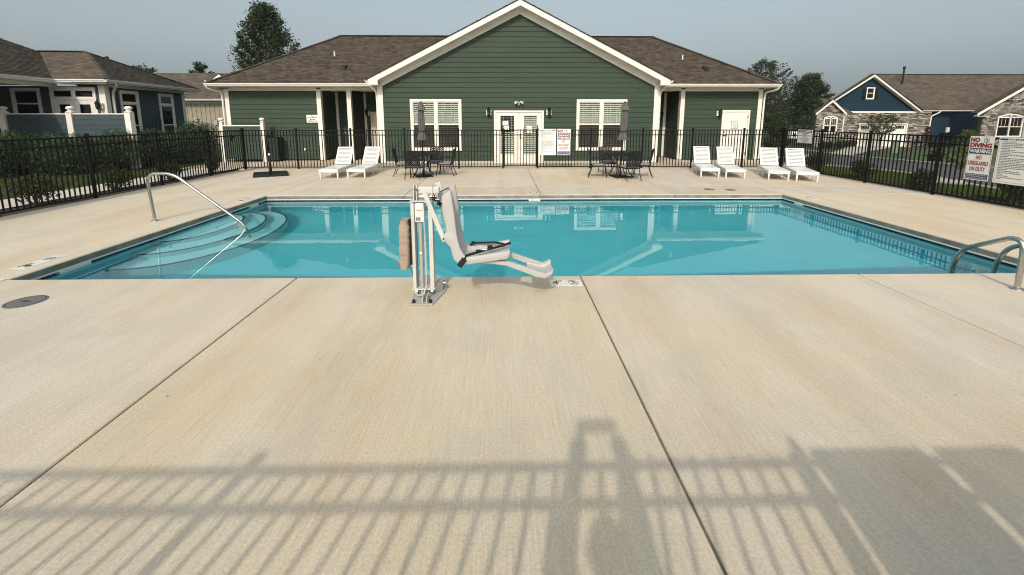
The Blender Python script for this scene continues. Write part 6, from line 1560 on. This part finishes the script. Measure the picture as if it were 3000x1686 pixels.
tree('broadleaf_tree', 'tall dark broadleaf tree rising behind the clubhouse roof', -18.6, 36, 0, 10.3, [(.3, 1.9), (.45, 2.7), (.58, 2.85), (.72, 2.65), (.86, 1.85), (.95, 1.05), (1, .4)], 100, 330, .17, LEAFD, .33, .9, .34, .2, asym=.35)
tree('background_tree', 'low tree top over the ridge of the tan house near the blue-grey roof', -33.0, 42, 0, 6.4, [(.4, 1.2), (.7, 1.5), (1, .5)], 26, 160, .22, LEAFD, .4, .6, .3, .14)
tree('background_tree', 'low tree top over the ridge of the tan house beside the clubhouse', -29.0, 44, 0, 6.9, [(.4, 1.0), (.7, 1.35), (.9, .9), (1, .4)], 26, 160, .22, LEAFD, .4, .6, .3, .14)
tree('feathery_tree', 'tall sparse feathery tree rising beside the clubhouse eave', 35.3, 60, -1.05, 10.4, [(.25, 3.0), (.5, 4.0), (.75, 3.9), (.9, 2.9), (1, .8)], 110, 130, .26, LEAFG, .22, .9, .34, .16, stems=3)
tree('feathery_tree', 'second sparse tree just behind the clubhouse corner', 32.6, 63, -1.05, 9.3, [(.3, 1.6), (.6, 1.9), (.85, 1.5), (1, .4)], 50, 140, .26, LEAFM, .25, .8, .34, .15)
tree('oak_tree', 'dark layered tree between the feathery tree and the navy house', 41.6, 60, -1.05, 8.5, [(.22, 1.8), (.4, 3.1), (.55, 3.2), (.72, 2.5), (.88, 1.5), (1, .7)], 80, 320, .25, LEAFD, .25, .35, .42, .22)
for lab, x, y, rx, h, m, k in (('dark shrub thicket under the layered tree', 39.8, 57, 2.4, 3.6, LEAFD, 5000), ('dark thicket under the feathery tree', 35.6, 57, 2.2, 3.2, LEAFD, 5000), ('dark thicket near the clubhouse downspout', 32.0, 58, 2.2, 3.8, LEAFD, 4500),
                              ('olive green bush before the dark thicket', 37.4, 54, 1.3, 2.0, LEAFM, 2600), ('dark bush beside the stone entrance bay', 40.2, 53, 2.0, 2.5, LEAFD, 3500), ('low green bush on the far verge behind the corner notice', 25.5, 40.5, 1.3, 1.1, LEAFD, 2200)):
    shrub('thicket', lab, x, y, hz(x, y), rx, rx, h, k, .22, m, 'bushes beyond the street')
# far wood fading into the haze
P = []
for i in range(190):
    a = R(-95 + i * 1.0); d = random.uniform(190, 235); h = random.uniform(7, 12) * (1 + .25 * math.sin(i * .31)); x, y = d * math.sin(a), d * math.cos(a)
    P.append(blob_points(x, y, -1 + h * .5, 4.2, 4.2, h * .55, 240, .6))
o = leaves('far_wood', np.concatenate(P), 1.3, LEAFD, None, aspect=1.3, kind='stuff'); o['label'] = 'hazy far wood along the horizon'
# garden planting of the navy house
tree('crape_myrtle', 'small multi-stemmed tree before the white garage door', 36.0, 41.3, hz(36, 41.3), 3.15, [(.45, .8), (.65, 1.75), (.85, 1.5), (1, .7)], 34, 75, .13, LEAFM, .5, .5, .14, .05, stems=4)
tree('red_maple_sapling', 'dark red sapling against the stone wall by the garage', 40.6, 41.4, hz(40.6, 41.4), 2.0, [(.2, .4), (.6, .5), (1, .15)], 22, 60, .12, leaf_mat('dark_red_leaf', (.035, .012, .012), (.09, .03, .03), .2), .15, .6, .1, .04)
tree('young_tree', 'young yellow-green tree on the lawn before the navy wall', 37.3, 34.6, hz(37.3, 34.6), 1.85, [(.35, .45), (.65, .75), (1, .3)], 24, 70, .12, LEAFY, .35, .5, .1, .04)
for i, (x, y, r, h) in enumerate(((29.5, 39.9, .45, .75), (30.3, 40.2, .4, .65), (31.2, 40.1, .45, .8), (32.6, 41.2, .5, .75), (33.6, 41.6, .4, .7), (41.2, 41.2, .45, .7), (42.2, 41.4, .5, .8), (43.2, 41.4, .5, .8), (44.4, 39.2, .4, .7), (45.4, 38.9, .5, .8))):
    lab = ('small dark shrub at the outer corner of the stone entrance bay', 'small dark shrub under the arched window of the stone entrance bay', 'small dark shrub at the downspout side of the stone entrance bay', 'small dark shrub between the stone entrance bay and the garage', 'small dark shrub at the edge of the white garage door',
           'small dark shrub beside the dark red sapling', 'small dark shrub under the downspout at the end of the garage stonework', 'small dark shrub before the middle of the navy wall', 'small dark shrub at the near corner of the stone house', 'small dark shrub under the arched window of the stone house')[i]
    shrub('foundation_shrub', lab, x, y, hz(x, y), r, r, h, 700, .11, LEAFD, 'shrubs planted along the stone fronts')
# street fence planting
for lab, x, y, r, h in (('leafy shrub by the street fence under the pool rules sign', 10.32, 8.5, .38, .62), ('leafy shrub by the street fence left of the concrete kerb stop', 10.2, 10.35, .30, .5),
                        ('leafy shrub by the street fence near the orange flag', 10.5, 12.45, .33, .5), ('leafy shrub at the street fence corner behind the loungers', 10.1, 13.9, .42, .68)):
    shrub('verge_shrub', lab, x, y, -.03, r, r, h, 1700, .055, LEAFM, 'shrubs along the street fence')
t = tree('staked_sapling', 'thin staked sapling with a white tag beside the kerb stop', 11.95, 11.05, -.04, 1.05, [(.45, .28), (.7, .42), (1, .2)], 20, 26, .075, LEAFY, .45, .4, .07, .016)
MB().bar((11.9, 11.0, -.04), (11.88, 10.98, .72), .02, .02).build('stake', TAN, t); MB().prism([(11.9, 10.96, .36), (11.98, 10.95, .33), (12.0, 10.95, .28), (11.93, 10.96, .27)], (0, .004, 0)).build('tag', PAPER, t)
shrub('broadleaf_shrub', 'dark broad-leaved shrub behind the far kerb', 20.6, 20.3, hz(20.6, 20.3), .38, .38, .75, 420, .16, LEAFD)
# path planting on the left
for lab, x, y, r, h in (('bright leafy shrub inside the left fence at the picture edge', -9.35, 8.75, .40, .62), ('bright leafy shrub between the left fence and the path by the handrail', -9.35, 10.55, .36, .62),
                        ('bright leafy shrub between the left fence and the path near its third post', -9.15, 12.1, .33, .55), ('bright leafy shrub at the end of the path near the bin screen', -9.25, 13.9, .30, .5)):
    shrub('path_shrub', lab, x, y, -.02, r, r, h, 1900, .05, LEAFY if '3' in lab else LEAFM, 'shrubs along the left path')
for i, (x, y, r, h) in enumerate(((-15.6, 12.0, .9, 1.3), (-14.6, 12.9, .9, 1.32), (-13.7, 13.8, .95, 1.38), (-13.0, 14.7, .9, 1.34), (-12.75, 15.9, .9, 1.30), (-12.5, 17.2, .9, 1.25), (-12.75, 18.6, .8, 1.58), (-15.4, 14.0, 1.0, 1.3), (-14.1, 15.6, 1.0, 1.35), (-13.9, 17.0, .9, 1.3), (-17.0, 12.6, 1.0, 1.3))):
    tl = ('spreading juniper at the picture edge of the hedge', 'spreading juniper before the first white fence post', 'spreading juniper before the second slate fence panel', 'spreading juniper before the last white fence post', 'spreading juniper at the clubhouse end of the hedge front', 'spreading juniper beside the path end', 'tallest juniper before the tan house', 'juniper in the hedge behind against the porch', 'juniper in the hedge behind at the last white post', 'juniper under the blue-grey house windows', 'juniper outside the picture edge')[i]
    shrub('juniper', tl, x, y, -.02, r, r, h, 8500, .105, LEAFJ, 'spreading junipers before the blue-grey house', aspect=4.5, up=0, shell=.5, lumps=16, droop=np.array([0, -.35, .45]))

# ================================================================== THE PHOTOGRAPHER
SKIN = M('skin', (.42, .25, .17), .55, .06, 20); SHIRT = M('navy_shirt', (.03, .05, .09), .85, .1, 20); JEANS = M('denim', (.03, .045, .08), .85, .15, 30); HAIR = M('brown_hair', (.03, .018, .01), .6, .2, 60, stretch=(1, 1, .2)); SHOE = M('white_shoe', (.5, .5, .48), .6, .05)
pn = thing('person', 'person in navy shirt and jeans holding up a phone at the gate', 'person', (.02, -.45, 0))
def skin(name, V, E, Rr, mat, lev=2):
    me = bpy.data.meshes.new(name); o0 = WL['person']; me.from_pydata([Vector(v) - o0 for v in V], E, []); me.materials.append(mat)
    o = bpy.data.objects.new(name, me); link(o, pn); WL[o.name] = o0
    md = o.modifiers.new('skin', 'SKIN'); md.use_smooth_shade = True
    for sv, r in zip(me.skin_vertices[0].data, Rr): sv.radius = r if isinstance(r, tuple) else (r, r)
    me.skin_vertices[0].data[0].use_root = True
    ss_ = o.modifiers.new('sub', 'SUBSURF'); ss_.levels = lev; ss_.render_levels = lev
    return o
c = .02; y0 = -.45
V = [(c, y0, .82), (c, y0 + .01, .97), (c, y0 - .01, 1.12), (c, y0, 1.25), (c, y0 + .01, 1.33), (c, y0 + .035, 1.41)]
Rr = [(.13, .10), (.115, .09), (.135, .10), (.10, .075), .046, .05]; E = [(0, 1), (1, 2), (2, 3), (3, 4), (4, 5)]
for s in (-1, 1):
    hx_ = .06 + s * .10; b0 = len(V)
    V += [(c + s * .155, y0 + .02, 1.235), (.055 + s * .165, -.16, 1.31), (hx_ + s * .01, -.10, 1.60), (hx_, -.055, 1.655)]; Rr += [.056, .05, .044, (.056, .034)]; E += [(3, b0), (b0, b0 + 1), (b0 + 1, b0 + 2), (b0 + 2, b0 + 3)]
    b0 = len(V); V += [(c + s * .085, y0, .76), (c + s * .10, y0 + .02, .43), (c + s * .105, y0 - .01, .09), (c + s * .12, y0 + .13, .035)]; Rr += [.082, .056, .04, (.04, .03)]; E += [(0, b0), (b0, b0 + 1), (b0 + 1, b0 + 2), (b0 + 2, b0 + 3)]
skin('body', V, E, Rr, SKIN)
V = [(c, y0, .84), (c, y0 + .01, .97), (c, y0 - .01, 1.12), (c, y0, 1.25), (c, y0 + .008, 1.29), (c, y0, .70)]; Rr = [(.175, .14), (.155, .125), (.165, .13), (.125, .10), .062, (.18, .145)]; E = [(0, 1), (1, 2), (2, 3), (3, 4), (0, 5)]
for s in (-1, 1):
    b0 = len(V); V += [(c + s * .155, y0 + .02, 1.235), (.05 + s * .165, -.24, 1.285)]; Rr += [.08, .068]; E += [(3, b0), (b0, b0 + 1)]
skin('shirt', V, E, Rr, SHIRT)
V = [(c, y0, .95), (c, y0, .80)]; Rr = [(.14, .11), (.155, .125)]; E = [(0, 1)]
for s in (-1, 1):
    b0 = len(V); V += [(c + s * .085, y0, .74), (c + s * .10, y0 + .02, .43), (c + s * .105, y0 - .01, .10)]; Rr += [.098, .07, .058]; E += [(1, b0), (b0, b0 + 1), (b0 + 1, b0 + 2)]
skin('trousers', V, E, Rr, JEANS)
hc = Vector((c, y0 + .035, 1.45))
def headmesh(name, mat, fn):
    mb = MB(); mb.lathe((0, 0, 0), [(max(.004, math.sin(a)), -math.cos(a)) for a in np.linspace(.04, math.pi - .04, 18)], 28); mb.v = [tuple(hc + fn(Vector(v))) for v in mb.v]; return mb.build(name, mat, pn, True)
def face(v):
    x, y, z = v; p = Vector((x * .07, y * .088, z * .105)); 
    if z < -.2: p.x *= 1 + .3 * (z + .2); p.y += .012 * -z
    if y > .3:
        p.y += .022 * math.exp(-((x / .13) ** 2 + ((z + .12) / .2) ** 2)) - .008 * sum(math.exp(-(((x - e) / .2) ** 2 + ((z - .08) / .12) ** 2)) for e in (-.42, .42)) + .006 * math.exp(-((x / .35) ** 2 + ((z + .48) / .09) ** 2))
    return p
headmesh('head', SKIN, face)
headmesh('hair', HAIR, lambda v: Vector((v.x * .073, v.y * .088 - .012, max(v.z, -.75 if v.y < .25 else .42) * .112 + .006)))
for s in (-1, 1):
    mb = MB(); mb.lathe((c + s * .029, y0 + .118, 1.458), [(.004, -.009), (.011, -.004), (.011, .004), (.004, .009)], 10); mb.build('eye', PAPER, pn, True)
    mb = MB(); mb.lathe((c + s * .072, y0 + .03, 1.445), [(.006, -.028), (.014, -.012), (.016, .012), (.006, .028)], 10); mb.build('ear', SKIN, pn, True)
    mb = MB(); mb.hexa([(c + s * .12 - .045, y0 - .07, .002), (c + s * .12 + .045, y0 - .07, .002), (c + s * .13 + .045, y0 + .19, .002), (c + s * .13 - .045, y0 + .19, .002), (c + s * .12 - .035, y0 - .06, .09), (c + s * .12 + .035, y0 - .06, .09), (c + s * .13 + .03, y0 + .17, .045), (c + s * .13 - .03, y0 + .17, .045)]); mb.build('shoe', SHOE, pn, bevel=.015)
    hx_ = .06 + s * .085
    for k in range(4):      # fingers round the far face of the phone, thumb on the near one
        z = 1.712 - k * .021; mb = MB(); mb.tube([(hx_ + s * .012, -.05, z - .012), (hx_ + s * .014, -.020, z), (hx_ + s * .004, -.001, z + .001), (hx_ - s * (.018 - .004 * abs(k - 1)), .0005, z + .001)], [.0095, .009, .008, .006], 8); mb.build('finger', SKIN, pn, True)
    mb = MB(); mb.tube([(hx_ + s * .008, -.058, 1.65), (hx_ - s * .008, -.04, 1.672), (hx_ - s * .028, -.026, 1.69)], [.012, .010, .008], 8); mb.build('thumb', SKIN, pn, True)
mb = MB(); mb.tube([(c - .02, y0 + .125, 1.40), (c, y0 + .13, 1.398), (c + .02, y0 + .125, 1.40)], .005, 6); mb.build('mouth', M('lip', (.3, .12, .1), .5, .05), pn, True)
tag(MB().box(-.022, .142, -.020, -.010, 1.636, 1.722).build('phone', BLACKP, None, bevel=.003), 'dark phone held up in both hands by the photographer', 'phone')

# ================================================================== THE AIR
hm = bpy.data.materials.new('thin_summer_haze'); hm.use_nodes = True
hn, hl = hm.node_tree.nodes, hm.node_tree.links; hn.remove(hn['Principled BSDF'])
pv3 = hn.new('ShaderNodeVolumePrincipled'); pv3.inputs['Color'].default_value = (.80, .86, .90, 1); pv3.inputs['Density'].default_value = .00045; pv3.inputs['Anisotropy'].default_value = .2
hl.new(pv3.outputs[0], hn['Material Output'].inputs['Volume'])
mb = MB(); mb.box(-1000, 1000, -1000, 1000, -3, 16); hz_o = mb.build('haze', hm, None, kind='stuff')
